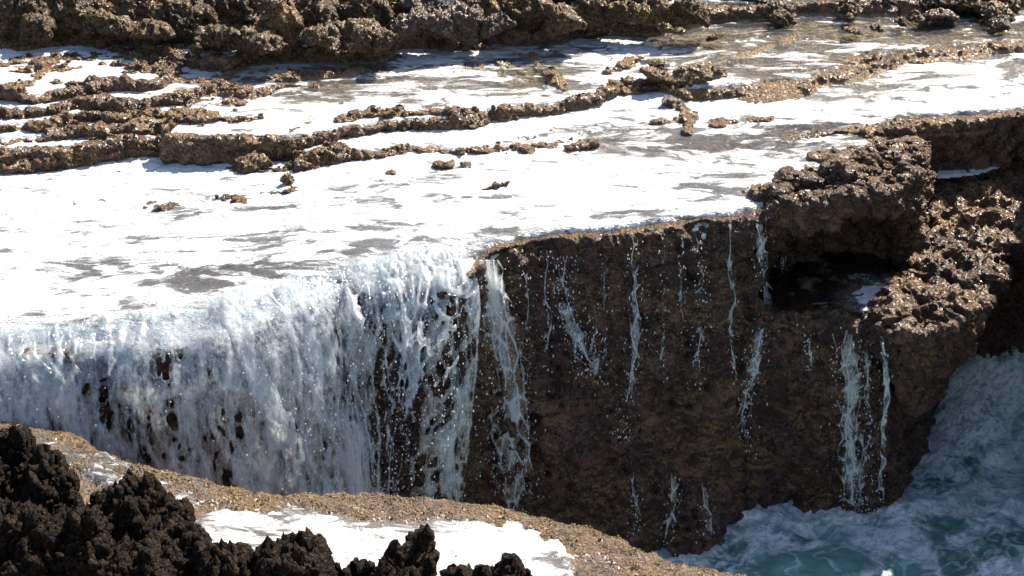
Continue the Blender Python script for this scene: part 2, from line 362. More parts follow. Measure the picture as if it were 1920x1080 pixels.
def brow(X, d):
    k = sstep(-0.15, -0.7, X); return -0.22 * k * np.clip((d + 0.85) / 0.85, 0, 1.4) ** 2
def step_poly(pts, z): return np.vstack([plan(pts, z), [(16, 24), (-16, 24)]])
STEPS = [  # (polygon, level above the lowest shelf)
    (np.vstack([plan([(560, 300), (640, 288), (700, 283), (800, 275), (900, 278), (990, 275), (1060, 262), (1110, 250), (1180, 232), (1270, 224), (1292, 205), (1292, 172), (1200, 120), (800, 150), (560, 230)], 4.08)]), 0.11),
    (np.vstack([plan([(300, 262), (420, 266), (520, 266), (600, 256), (660, 245), (750, 237), (850, 230), (900, 222), (1000, 209), (1060, 199), (1130, 186), (1160, 165), (1180, 158), (1235, 162), (1290, 172), (1400, 164), (1500, 155), (1600, 134), (1680, 113), (1715, 97), (1800, 97), (1920, 84), (2200, 60), (2600, 40)], 4.15), [(16, 24), (-4, 24)], plan([(380, 100), (380, 175), (330, 225)], 4.15)]), 0.24),
    (np.vstack([plan([(-600, 292), (0, 284), (80, 281), (150, 278), (215, 268), (300, 262), (360, 258), (460, 225), (600, 100), (-600, 100)], 4.02)]), 0.07),
    (np.vstack([plan([(-600, 270), (0, 262), (60, 258), (140, 249), (200, 252), (300, 240), (420, 235), (500, 150), (-600, 150)], 4.08)]), 0.13),
    (np.vstack([plan([(-600, 245), (0, 238), (90, 233), (140, 222), (230, 228), (330, 214), (420, 205), (450, 160), (-600, 150)], 4.14)]), 0.20),
    (np.vstack([plan([(-600, 222), (0, 213), (60, 211), (130, 200), (210, 204), (300, 192), (400, 172), (425, 150), (430, 128), (500, 122), (600, 112), (690, 100), (700, 60), (600, 20), (-600, 20)], 4.22)]), 0.28),
    (np.vstack([plan([(-600, 195), (-100, 188), (0, 184), (70, 188), (140, 178), (200, 168), (290, 160), (330, 140), (300, 60), (-600, 60)], 4.3)]), 0.37),
    (step_poly([(-600, 70), (0, 52), (100, 62), (200, 66), (250, 82), (330, 104), (430, 112), (480, 96), (560, 92), (690, 92), (740, 66), (800, 64), (880, 66), (930, 58), (990, 62), (1060, 46), (1130, 34), (1200, 40), (1250, 36), (1320, 18), (1400, 14), (1500, 4), (1700, 0), (1920, -14), (2400, -40)], 4.4), 0.46),
]
RIDGES = [  # (polyline in pixels, z, half width, height over the water)
    ([(1290, 226), (1292, 200), (1280, 180)], 4.2, 0.12, 0.10),
    ([(890, 76), (960, 86), (1000, 92), (1020, 118), (1060, 156)], 4.3, 0.12, 0.05),
    ([(1140, 122), (1190, 102), (1230, 84), (1270, 62), (1250, 50)], 4.3, 0.13, 0.08),
    ([(1350, 104), (1420, 84), (1470, 66), (1490, 56)], 4.3, 0.14, 0.06),
    ([(1160, 146), (1230, 140), (1290, 136), (1345, 128)], 4.3, 0.14, 0.11),
    ([(290, 360), (380, 352), (470, 358), (540, 342)], 4.0, 0.34, -0.005),
    ([(100, 360), (200, 350)], 4.0, 0.14, -0.05),
    ([(430, 300), (480, 302), (520, 310)], 4.0, 0.15, 0.03),
    ([(545, 302), (600, 290), (632, 292)], 4.02, 0.18, 0.06),
    ([(215, 296), (260, 292)], 4.0, 0.09, 0.05),
    ([(730, 323), (738, 323)], 4.0, 0.07, 0.08),
    ([(830, 314), (885, 312)], 4.0, 0.08, 0.05),
    ([(885, 358), (950, 348)], 4.0, 0.07, 0.03),
    ([(1075, 282), (1110, 278)], 4.0, 0.16, 0.10),
    ([(310, 203), (380, 207), (440, 210), (488, 206)], 4.32, 0.11, 0.10),
    ([(640, 208), (700, 200), (780, 198), (900, 196), (960, 190)], 4.3, 0.20, 0.06),
    ([(520, 150), (590, 148)], 4.3, 0.10, 0.05),
    ([(500, 108), (600, 106), (690, 96)], 4.5, 0.12, 0.08),
    ([(1340, 234), (1400, 230), (1440, 232)], 4.0, 0.18, 0.06),
    ([(1480, 262), (1560, 254), (1640, 244), (1700, 240)], 4.0, 0.22, 0.06),
    ([(1540, 300), (1600, 285), (1690, 270)], 4.0, 0.20, 0.05),
    ([(1380, 354), (1440, 352)], 4.0, 0.06, 0.03),
    ([(1700, 232), (1800, 232), (1920, 222), (2100, 214)], 4.0, 0.30, 0.08),
    ([(1455, 365), (1520, 350), (1600, 335), (1710, 305)], 4.0, 0.50, 0.10),
    ([(1600, 95), (1700, 82), (1800, 74)], 4.35, 0.25, 0.07),
    ([(0, 150), (60, 130), (80, 110)], 4.5, 0.06, 0.04), ([(0, 100), (90, 98)], 4.5, 0.06, 0.04), ([(130, 92), (230, 84)], 4.5, 0.06, 0.04),
    ([(1220, 124), (1250, 118)], 4.3, 0.06, 0.05),
]
SX0, SX1, SY0, SY1 = -10.0, 10.5, -3.6, 13.0
def shelf_fields(X, Y):
    """level of the water and height of the rock over a plan grid"""
    sh = X.shape; P = np.column_stack([X.ravel(), Y.ravel()])
    w = (0.12 * noise(P * 1.3, 3) + 0.08 * noise(P * 3.7, 5) + 0.04 * noise(P * 9, 6)).reshape(sh)
    base = zlip(X) + 0.015 * np.clip(Y + 1, 0, 9)
    L = base.copy(); W = base.copy(); rim = np.zeros(sh, np.float32)
    rn = fbm(P, 2.4, 3, 21).reshape(sh); rb = fbm(P, 3.1, 3, 23).reshape(sh); rc = fbm(P, 9.0, 3, 25, ridged=True).reshape(sh); rb2 = fbm(P, 1.1, 2, 27).reshape(sh)
    smr = np.maximum(sstep(1.4, 2.6, X) * sstep(2.0, 3.0, Y), 0.38)
    for k, (poly, h) in enumerate(STEPS):
        d = sdpoly(X, Y, poly) + w
        z = ZL + h
        sw = 0.03 + 0.42 * np.clip(rb2 - 0.05, 0, 1) + 0.30 * smr * (0.6 + rb2)
        L = np.maximum(L, base + (z - base) * sstep(0.035 + sw * 0.8, -0.035 - 0.1 * sw, d))
        W = np.maximum(W, base + (z - base) * sstep(-0.07, -0.13, d))
        b = sstep(0.03, -0.02, d) * sstep(-0.20 - 0.45 * np.clip(rb + 0.15, 0, 1), -0.06, d) * (0.015 + 0.10 * rn + 0.05 * rc) * (1 - 0.55 * smr)
        rim = np.maximum(rim, b)
    rough = sstep(-2.6, -4.0, X) * sstep(2.9, 3.6, Y) * sstep(7.2, 6.0, Y)        # broken ground towards the back on the left
    H = L - 0.05 + rim + 0.035 * fbm(P, 1.2, 3, 31).reshape(sh) + 0.03 * fbm(P, 5, 3, 33).reshape(sh)
    H += rough * (0.035 + 0.17 * fbm(P * [0.55, 1.5], 2.4, 4, 41, 0.6).reshape(sh))
    for pts, z, hw, hh in RIDGES:
        d = dline(X, Y, plan(pts, z)) + 0.6 * w
        d = d + hw * 0.75 * rb
        prof = sstep(hw * 1.35, hw * 0.25, d)
        H = np.maximum(H, (W - 0.06) * 1.0 + prof * (0.6 * hh + 0.035 + (0.10 * rn + 0.05 * rc) * (1 - 0.5 * smr)) - (1 - prof) * 0.3)
    dt = sdpoly(X, Y, top_poly); bw = brow(X, dt); H = H + bw; W = W + bw
    yb = 6.1 + 0.25 * rn + 1.9 * sstep(-2.2, -0.9, X) - 0.9 * sstep(-0.9, 0.2, X) * sstep(1.8, 1.0, X) + 0.8 * sstep(1.2, 3.0, X)
    up = np.clip(Y - yb, 0, 1.4)
    H += up * (0.40 + 0.60 * fbm(P, 1.3, 4, 53, 0.6, ridged=True).reshape(sh)) * sstep(0.0, 0.4, up)
    H += 0.35 * np.clip(Y - 8.2, 0, 5) + sstep(8.2, 9.5, Y) * 0.5 * fbm(P, 0.7, 4, 51).reshape(sh)   # rising ground behind
    H += 0.9 * sstep(7.0, 7.6, X) * sstep(4.4, 3.8, Y)  # raises the unseen headland right of frame, to keep sun off the sea
    blk = sstep(0.35, -0.1, sdpoly(X, Y, plan([(1440, 395), (1500, 345), (1600, 312), (1690, 290), (1740, 270), (1760, 320), (1740, 380), (1600, 405), (1450, 410)], 4.0)))
    H += blk * (0.06 + 0.20 * rn + 0.08 * rc)
    return L, W, H

VOX = 0.028
def rock_field(x, y, z):
    X, Y = np.meshgrid(x, y, indexing='ij')
    X = X.astype(np.float32); Y = Y.astype(np.float32)
    L, W, H = shelf_fields(X, Y)
    P = np.column_stack([X.ravel(), Y.ravel()])
    wob = (0.10 * noise(P * 0.9, 61) + 0.05 * noise(P * 2.7, 62)).reshape(X.shape)
    wc = (0.10 * noise(P * 2.1, 63) + 0.06 * noise(P * 5.3, 64)).reshape(X.shape)
    dl = sdpoly(X, Y, top_poly) + wob * sstep(5.0, 3.0, np.abs(X))
    dlow = sdpoly(X, Y, low_poly) + wob
    dr = sdpoly(X, Y, ridge_poly) + wob
    dm = sdpoly(X, Y, mid_poly) + wob
    gx, gy = np.gradient(H, x[1] - x[0], y[1] - y[0])
    gn = np.sqrt(1 + np.minimum(gx ** 2 + gy ** 2, 60))
    slope = 0.02 + 0.24 * sstep(-0.5, 0.6, X); slope = slope * sstep(3.2, 2.4, X) + 0.04
    hl = 2.66 + 0.05 * wob / 0.1 + 0 * X
    hr = 2.90 + 0.07 * np.clip(Y - 0.5, 0, 5) + 0.5 * wob + 1.3 * wc
    hm = 3.34 - 0.2 * np.clip(4.2 - Y, 0, 1.5) + 0.5 * wob
    Z = z[None, None, :].astype(np.float32); e = lambda a: a[:, :, None]
    fA = smax(e(dl) - e(slope) * (ZL - Z), (Z - e(H)) / e(gn), 0.05)
    c = at_z(1588, 470, 3.25); c[1] = 1.40
    cave = np.sqrt(((e(X) - c[0]) / 1.12) ** 2 + ((e(Y) - c[1]) / 1.25) ** 2 + ((Z - 2.95 - 2.0 * e(wob)) / 0.95) ** 2) - 1 + 2.2 * e(wc)
    fA = smax(fA, -cave * 0.6, 0.06)
    fB = smax(e(dlow) - 0.07 * (2.7 - Z), Z - e(hl), 0.08)
    fC = smax(e(dr) + 0.42 * (2.85 - Z), (Z - e(hr)), 0.12)
    fD = smax(e(dm) + 0.25 * (3.2 - Z), (Z - e(hm)), 0.15)
    return smin(smin(smin(fA, fB, 0.05), fC, 0.06), fD, 0.08), W

def rock_displace(v, n, wl, amp=1.0):
    z = v[:, 2]
    dry = sstep(-0.02, 0.07, z - wl)
    smr = np.maximum(sstep(1.4, 2.6, v[:, 0]), 0.5 * sstep(1.6, 0.8, v[:, 0])) * sstep(2.4, 3.2, v[:, 1]) * (z > 3.9)
    dry = dry * (1 - 0.6 * smr)
    flat = np.maximum(sstep(0.55, 0.9, n[:, 2]) * (z > 3.5) * (1 - dry), 0.6 * smr)
    face = 1 - flat
    head = sstep(3.0, 3.6, v[:, 0]) * sstep(4.6, 3.0, v[:, 1])
    d = (0.15 * (1 - 0.6 * dry) * fbm(v * [1, 1, 1.3], 1.3, 3, 71) + 0.13 * fbm(v, 3.2, 3, 73, 0.6) * (1 - dry)) * face
    f1, f2 = worley(v * [1, 1, 0.8], 5.5, 72)
    d += face * (0.10 - 0.05 * dry) * (np.clip(f1, 0, 0.9) - 0.5)
    g1, g2 = worley(v, 13.0, 74)
    d += (0.35 + 0.65 * face) * 0.055 * (np.clip(g1, 0, 0.9) - 0.45)
    d += (0.3 + 0.7 * face) * (0.055 - 0.01 * dry) * fbm(v, 8, 4, 76, 0.62)
    d += dry * 0.030 * fbm(v, 17, 2, 86, 0.6, ridged=True)
    d += face * 0.05 * fbm(v * [1, 1, 1.8], 3.2, 3, 77, 0.6, ridged=True)
    k1, k2 = worley(v * [1, 1, 1.5] + 0.25 * noise(v * 2.0, 87)[:, None], 1.5, 88)
    d -= 0.05 * np.exp(-((k2 - k1) / 0.07) ** 2) * face * (1 - dry)
    pit = sstep(0.34, 0.10, worley(v + 3.3, 2.6, 78)[0]) * sstep(-0.1, 0.3, noise(v * 0.8, 79))
    pit2 = sstep(0.36, 0.12, worley(v + 7.1, 6.0, 84)[0]) * sstep(-0.2, 0.2, noise(v * 1.7, 85))
    d -= (0.17 * pit * (1 - dry) + (0.10 - 0.05 * dry) * pit2) * face
    d += head * (0.10 * fbm(v, 3.0, 4, 81, 0.6) + 0.03 * fbm(v, 14, 2, 83, ridged=True)) * (0.4 + 0.6 * (z > 2.75))
    return v + n * (d * amp)[:, None]

def build_rock(name, x0, x1, y0, y1, z0, z1, mat, clip=None):
    x = np.arange(x0, x1, VOX); y = np.arange(y0, y1, VOX); z = np.arange(z0, z1, VOX)
    f, W = rock_field(x, y, z)
    v, q = iso(f, (x0, y0, z0), (VOX,) * 3)
    n = normals(v, q)
    e = 2.2 * VOX
    keep = (v[:, 0] > x0 + e) & (v[:, 0] < x[-1] - e) & (v[:, 1] > y0 + e) & (v[:, 1] < y[-1] - e) & (v[:, 2] > z0 + e)
    ii = np.clip(((v[:, 0] - x0) / VOX).round().astype(int), 0, len(x) - 1); jj = np.clip(((v[:, 1] - y0) / VOX).round().astype(int), 0, len(y) - 1)
    v, q, used = crop(v, q, keep); n = n[used]; ii = ii[used]; jj = jj[used]
    v2 = rock_displace(v, n, W[ii, jj])
    och = np.zeros(len(v2))
    for px, py, rx, ry in ((1650, 40, 3.0, 1.3), (1560, 120, 1.6, 0.8), (1350, 100, 1.2, 1.0), (1000, 140, 0.9, 0.9), (650, 130, 1.6, 0.8), (1900, 60, 2.0, 1.2), (1250, 60, 1.2, 0.8)):
        c = at_z(px, py, 4.25); och = np.maximum(och, np.exp(-(((v2[:, 0] - c[0]) / rx) ** 2 + ((v2[:, 1] - c[1]) / ry) ** 2) * 0.8))
    och = och * sstep(0.06, 0.0, v2[:, 2] - W[ii, jj])
    o = put(name, make_mesh(name, v2, q, {'ochre': och}), mat)
    return o, (f, x, y, z)

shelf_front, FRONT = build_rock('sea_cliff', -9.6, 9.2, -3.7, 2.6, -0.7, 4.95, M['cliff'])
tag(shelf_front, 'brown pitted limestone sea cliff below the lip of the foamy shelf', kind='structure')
shelf_back, _ = build_rock('rock_shelf', -10.5, 10.5, 2.42, 11.0, 2.2, 6.6, M['shelf'])
tag(shelf_back, 'terraced limestone shelf with shallow pools', kind='structure')

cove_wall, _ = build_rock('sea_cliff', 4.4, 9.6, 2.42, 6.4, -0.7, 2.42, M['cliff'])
tag(cove_wall, 'dark inner wall of the cove behind the headland', kind='structure')

# height of the front cliff face: for a given x, z the y of the rock met from the sea
def face_y(xx, zz):
    f, x, y, z = FRONT
    i = np.clip(np.round((xx - x[0]) / VOX).astype(int), 0, len(x) - 1); k = np.clip(np.round((zz - z[0]) / VOX).astype(int), 0, len(z) - 1)
    col = f[i, :, k] < 0
    return y[0] + VOX * np.argmax(col, axis=1) - VOX * 0.5

# ------------------------------------------------------------------ water on the shelf
def px_of(p):
    d = p - CAM; fw = d[:, 1] * _c - d[:, 2] * _s; up = d[:, 1] * _s + d[:, 2] * _c
    return 960 + FPX * d[:, 0] / fw, 540 - FPX * up / fw
FOAM = [  # places with less or more foam: (px, py, z, radius x m, radius y m, amount)
    (1560, 245, 4, 1.1, 0.42, -0.40), (1600, 275, 4, 1.3, 0.5, -0.12), (1400, 275, 4, 1.2, 0.6, -0.27), (1240, 285, 4, 1.1, 0.5, -0.20),
    (1180, 400, 4, 1.6, 0.35, -0.17), (1330, 345, 4, 1.2, 0.5, -0.20), (1150, 255, 4, 0.6, 0.4, -0.22), (1000, 430, 4, 0.8, 0.3, -0.20),
    (640, 115, 4.3, 1.5, 0.7, -0.30), (560, 160, 4.3, 1.0, 0.5, -0.28), (800, 150, 4.3, 1.6, 0.8, -0.16), (1000, 130, 4.3, 0.6, 0.9, -0.40), (960, 105, 4.3, 0.6, 0.4, -0.2),
    (1700, 50, 4.3, 2.6, 1.2, -0.36), (1560, 120, 4.3, 1.3, 0.7, -0.34), (1350, 110, 4.3, 1.0, 0.9, -0.24), (1160, 70, 4.3, 0.7, 0.9, -0.12), (1300, 60, 4.3, 1.5, 0.6, -0.2), (1900, 30, 4.3, 1.6, 1.2, -0.2),
    (1400, 30, 4.3, 1.5, 0.6, -0.26), (1650, 180, 4, 2.4, 0.6, 0.02), (700, 350, 4, 0.7, 0.3, -0.18), (480, 375, 4, 1.2, 0.25, -0.22), (560, 290, 4, 0.7, 0.4, -0.2),
    (600, 490, 3.9, 1.4, 0.4, -0.20), (400, 515, 3.9, 0.9, 0.4, -0.27), (100, 590, 3.8, 1.0, 0.3, -0.22), (560, 440, 3.9, 1.0, 0.4, -0.10), (120, 490, 3.9, 1.0, 0.5, -0.18), (60, 400, 4, 0.9, 0.4, -0.12), (300, 470, 3.9, 1.2, 0.4, -0.10),
    (1230, 195, 4.1, 0.6, 0.4, -0.12), (700, 240, 4.1, 0.8, 0.3, -0.1),
]
def water_sheet(name, dx, x0, x1, y0, y1):
    x = np.arange(x0, x1, dx); y = np.arange(y0, y1, dx)
    X, Y = np.meshgrid(x, y, indexing='ij'); X = X.astype(np.float32); Y = Y.astype(np.float32)
    L, W, H = shelf_fields(X, Y)
    P = np.column_stack([X.ravel(), Y.ravel()])
    d = sdpoly(X, Y, top_poly).ravel()
    foam = np.full(len(P), 0.725, np.float32)
    for px, py, z, rx, ry, a in FOAM:
        c = at_z(px, py, z)
        foam += a * np.exp(-(((P[:, 0] - c[0]) / rx) ** 2 + ((P[:, 1] - c[1]) / ry) ** 2))
    rip = 0.018 * fbm(P * [0.7, 1.3], 2.6, 3, 91) + 0.016 * fbm(P * [0.7, 1.3], 7, 3, 93, 0.6, ridged=True)
    Z = W.ravel() + rip
    left = sstep(-0.35, -0.75, P[:, 0])
    hd = sstep(2.9, 3.5, P[:, 0])
    dd = d + 0.11 + 0.04 * noise(P * 2.5, 96) - 0.06 * left - (0.14 + 0.10 * noise(P * 1.1, 98)) * left + 0.30 * hd
    Z -= (3.0 - 1.8 * left) * np.clip(dd, 0, 1)
    foam += 0.10 * left * sstep(-0.8, -0.2, d) * 0 - 0.05 * left * sstep(-0.75, -0.1, d)
    v = np.column_stack([P, Z]).astype(np.float32)
    lim = 0.02 + 0.10 * left - hd * np.where(P[:, 1] < 3.6, 0.75, 0.22)
    keep = (d < lim) & (H.ravel() < W.ravel() + 0.25) & (P[:, 1] < 8.6)
    v2, q, used = crop(v, grid_quads(len(x), len(y)), keep)
    o = put(name, make_mesh(name, v2, q, {'foam': np.clip(foam, 0, 1)[used]}), M['pool'])
    return o
tag(water_sheet('water', 0.04, -9.4, 10.2, -3.4, 8.8), 'white foam covered water running over the rock shelf', kind='structure')

# small pools on the headland
def small_pool(name, poly, z, foam, label):
    lo, hi = poly.min(0) - 0.1, poly.max(0) + 0.1
    x = np.arange(lo[0], hi[0], 0.04); y = np.arange(lo[1], hi[1], 0.04)
    X, Y = np.meshgrid(x, y, indexing='ij'); P = np.column_stack([X.ravel(), Y.ravel()])
    v = np.column_stack([P, z + 0.008 * fbm(P, 3, 3, 97)])
    v2, q, used = crop(v, grid_quads(len(x), len(y)), sdpoly(X, Y, poly).ravel() < 0)
    f = foam(P)[used] if callable(foam) else np.full(len(v2), foam)
    return tag(put(name, make_mesh(name, v2, q, {'foam': f}), M['pool']), label, 'pool', 'rock pools on the headland')
cpf = at_z(1640, 555, 2.74)
small_pool('rock_pool', np.array([(2.9, 0.75), (3.6, 0.80), (4.5, 0.74), (4.85, 1.0), (4.9, 2.7), (2.9, 2.7)]), 2.735,
           lambda P: 0.14 + 0.8 * np.exp(-(((P[:, 0] - cpf[0]) / 0.32) ** 2 + ((P[:, 1] - cpf[1]) / 0.5) ** 2)), 'dark shaded rock pool below the overhanging block with one white foam patch')
small_pool('rock_pool', plan([(1745, 335), (1770, 305), (1850, 300), (1880, 315), (1830, 330), (1770, 335)], 3.4), 3.40, 0.7, 'small white foam pool beneath the dark upper step of the headland')

# ------------------------------------------------------------------ the sea in the cove
def sea():
    x = np.arange(-8, 12, 0.06); y = np.arange(-7, 8.5, 0.06)
    X, Y = np.meshgrid(x, y, indexing='ij'); X = X.astype(np.float32); Y = Y.astype(np.float32)
    P = np.column_stack([X.ravel(), Y.ravel()])
    d = sdpoly(X, Y, low_poly).ravel()
    d = np.minimum(d, sdpoly(X, Y, top_poly).ravel() - 0.9)
    z = 0.16 * fbm(P, 0.8, 3, 101) + 0.10 * fbm(P, 2.4, 4, 103, 0.55, ridged=True)
    surge = np.exp(-(((P[:, 0] - 6.9) / 1.25) ** 2 + ((P[:, 1] - 3.7) / 1.5) ** 2))
    z += 1.95 * surge + 0.12 * surge * fbm(P, 2.2, 4, 105)
    z += 0.16 * sstep(0.6, 0.0, d) * (0.6 + 0.8 * fbm(P, 3.0, 3, 107))
    foam = 0.22 + 0.38 * sstep(0.8, 0.1, d) + 0.10 * surge + 0.10 * sstep(-0.8, -2.6, P[:, 1])
    edge = np.maximum(np.abs(X.ravel() - 2) - 9.0, np.abs(Y.ravel() - 0.75) - 6.9)
    z *= sstep(0.7, 0.0, edge)
    keep = (d > -0.7)
    v2, q, used = crop(np.column_stack([P, z]).astype(np.float32), grid_quads(len(x), len(y)), keep)
    return put('sea', make_mesh('sea', v2, q, {'foam': np.clip(foam, 0, 1)[used]}), M['sea'])
tag(sea(), 'teal sea water streaked with white foam in the cove', kind='structure')
far = np.array([(-1500, -1500, -0.12), (1500, -1500, -0.12), (1500, 1500, -0.12), (-1500, 1500, -0.12)], np.float32)
tag(put('sea', make_mesh('open_sea', far, np.array([[0, 1, 2, 3]]), {'foam': np.full(4, 0.3)}), M['sea']), 'open sea round the rocks', kind='structure')

# ------------------------------------------------------------------ the ledge before the cove
def zled(x): return 2.55 - 0.105 * np.clip(x + 2.0, -5.0, 6.0)
def at_ledge(px, py):
    z = 2.6
    for _ in range(12): p = at_z(px, py, z); z = float(zled(p[0]))
    return p
LEDGE = [(-400, 760), (-150, 775), (0, 782), (60, 797), (130, 812), (200, 850), (270, 872), (340, 892), (420, 912), (500, 927), (600, 926), (700, 922), (800, 932),
         (950, 952), (1030, 972), (1100, 988), (1160, 1008), (1210, 1034), (1290, 1056), (1400, 1084), (1450, 1120), (1470, 1200)]
led_w = np.array([at_ledge(*p)[:2] for p in LEDGE])
led_poly = np.vstack([led_w, [(2.6, -13), (-12, -13)]])
def build_ledge():
    vx = 0.03; x = np.arange(-9, 3.4, vx); y = np.arange(-9.5, -1.6, vx); z = np.arange(0.6, 3.4, vx)
    X, Y = np.meshgrid(x, y, indexing='ij'); P = np.column_stack([X.ravel(), Y.ravel()])
    w = (0.06 * noise(P * 1.5, 111) + 0.03 * noise(P * 5, 112)).reshape(X.shape)
    d = (sdpoly(X, Y, led_poly) + w).astype(np.float32)
    h = zled(X) + (0.05 * fbm(P, 1.4, 3, 113) + 0.02 * fbm(P, 6, 3, 114)).reshape(X.shape) + 0.05 * sstep(-0.75, -0.35, d) - 0.07 * sstep(-0.18, 0.1, d) * 1.0
    Z = z[None, None, :].astype(np.float32)
    f = smax(d[:, :, None] - 0.18 * (zled(X)[:, :, None] - Z), Z - h[:, :, None].astype(np.float32), 0.10)
    v, q = iso(f, (x[0], y[0], z[0]), (vx,) * 3); n = normals(v, q)
    e = 2.2 * vx
    keep = (v[:, 0] > x[0] + e) & (v[:, 1] > y[0] + e) & (v[:, 2] > z[0] + e) & (v[:, 0] < x[-1] - e)
    g1, _g = worley(v, 12, 115)
    dd = 0.06 * fbm(v, 3.5, 4, 116, 0.6) + 0.04 * (np.clip(g1, 0, .9) - .45) + 0.03 * fbm(v, 13, 3, 117, 0.6)
    v2 = v + n * dd[:, None]
    v2, q, used = crop(v2, q, keep)
    o = put('rock_ledge', make_mesh('rock_ledge', v2, q), M['ledge'])
    tag(o, 'low limestone ledge with golden seaweed edge and foam pool facing the waterfall', 'ledge')
    return v2, n[used]
led_v, led_n = build_ledge()
def ledge_water():
    pol = [np.array([at_ledge(*p)[:2] for p in pts]) for pts in (
        [(345, 985), (420, 962), (520, 958), (620, 965), (700, 985), (780, 982), (880, 972), (960, 970), (1000, 985), (1030, 1010), (1060, 1050), (1075, 1100), (900, 1200), (500, 1180), (330, 1050)],
        [(30, 812), (80, 822), (140, 850), (190, 862), (250, 880), (300, 905), (330, 930), (290, 930), (200, 905), (60, 860)],
        [(345, 905), (400, 912), (420, 935), (360, 955), (330, 945)])]
    x = np.arange(-7, 2.2, 0.035); y = np.arange(-9, -2, 0.035)
    X, Y = np.meshgrid(x, y, indexing='ij'); P = np.column_stack([X.ravel(), Y.ravel()])
    w = (0.10 * noise(P * 2.2, 121) + 0.07 * noise(P * 6, 122) + 0.04 * noise(P * 14, 124)).reshape(X.shape)
    ds = [sdpoly(X, Y, p) + w for p in pol]; d = np.minimum(np.minimum(ds[0], ds[1]), ds[2]).ravel()
    z = zled(P[:, 0]) + 0.045 + 0.008 * fbm(P, 4, 3, 123) - 0.10 * sstep(0.0, 0.12, d)
    foam = np.where(ds[0].ravel() < 0.05, 0.70, 0.55) - 0.22 * np.exp(-(((P[:, 0] - at_ledge(540, 1010)[0]) / 0.8) ** 2 + ((P[:, 1] - at_ledge(540, 1010)[1]) / 0.3) ** 2))
    foam -= 0.22 * sstep(-0.35, 0.05, ds[0].ravel())
    v2, q, used = crop(np.column_stack([P, z]).astype(np.float32), grid_quads(len(x), len(y)), d < 0.11)
    tag(put('ledge_pool', make_mesh('ledge_pool', v2, q, {'foam': np.clip(foam, 0, 1)[used]}), M['pool']), 'white foam pool lying on the low ledge behind the black rocks', 'pool')
ledge_water()

# ------------------------------------------------------------------ separate rocks
def blob_rock(name, blobs, mat, vox, amp, label, cat='rock', group=None, seed=0, spike=0.0, k=0.12, box=False, black=False):
    """blobs: (centre xyz, radii xyz) merged into one rough rock"""
    B = [(np.array(c, float), np.array(r, float)) for c, r in blobs]
    mg = amp * 1.2 + 4 * vox
    lo = np.min([c - r for c, r in B], 0) - mg; hi = np.max([c + r for c, r in B], 0) + mg
    ax = [np.arange(lo[i], hi[i], vox).astype(np.float32) for i in range(3)]
    X, Y, Z = np.meshgrid(*ax, indexing='ij'); f = None
    for c, r in B:
        if box:
            rs = np.random.default_rng(seed + len(B)); an = rs.uniform(-0.5, 0.5, 3)
            ca, sa = np.cos(an), np.sin(an)
            Rm = np.array([[1, 0, 0], [0, ca[0], -sa[0]], [0, sa[0], ca[0]]]) @ np.array([[ca[1], 0, sa[1]], [0, 1, 0], [-sa[1], 0, ca[1]]]) @ np.array([[ca[2], -sa[2], 0], [sa[2], ca[2], 0], [0, 0, 1]])
            U = [Rm[0, i] * 0 + Rm[i, 0] * (X - c[0]) + Rm[i, 1] * (Y - c[1]) + Rm[i, 2] * (Z - c[2]) for i in range(3)]
            tap = 1.0 - 0.35 * np.clip(U[2] / r[2], -1, 1)
            g = smax(smax(np.abs(U[0]) / tap - r[0], np.abs(U[1]) / tap - r[1], 0.25 * min(r)), np.abs(U[2]) - r[2], 0.25 * min(r)) * 0.85
        else:
            g = (np.sqrt(((X - c[0]) / r[0]) ** 2 + ((Y - c[1]) / r[1]) ** 2 + ((Z - c[2]) / r[2]) ** 2) - 1) * min(r)
        f = g if f is None else smin(f, g, k)
    v, q = iso(f, lo, (vox,) * 3); n = normals(v, q)
    sc = 0.5 / amp
    d = amp * (0.9 * fbm(v, 0.45 * sc, 4, seed, 0.55) + 0.7 * fbm(v, 0.9 * sc, 3, seed + 5, 0.6, ridged=True) - 0.35)
    f1, f2 = worley(v, 1.3 * sc, seed + 9)
    d += amp * 0.7 * (np.clip(f1, 0, 0.9) - 0.5)
    if spike:
        g1, g2 = worley(v, 3.2 * sc, seed + 13)
        d -= spike * amp * (np.clip(g2 - g1, 0, 0.5) - 0.2) + 0.35 * spike * amp * fbm(v, 4 * sc, 2, seed + 15)
    v = v + n * d[:, None]
    v = v + n * (0.22 * amp * fbm(v, 3.5 * sc, 3, seed + 23))[:, None]
    upz = np.clip(n[:, 2], 0, 1)
    v[:, 2] += upz * amp * (1.8 if black else 1.0) * np.clip(fbm(v, 1.1 * sc, 3, seed + 33, 0.6, ridged=True), 0, 1) ** 2
    if black: v = v + normals(v, q) * (0.035 * fbm(v, 13, 3, seed + 27, 0.6, ridged=True))[:, None]
    return tag(put(name, make_mesh(name, v, q), mat), label, cat, group), v

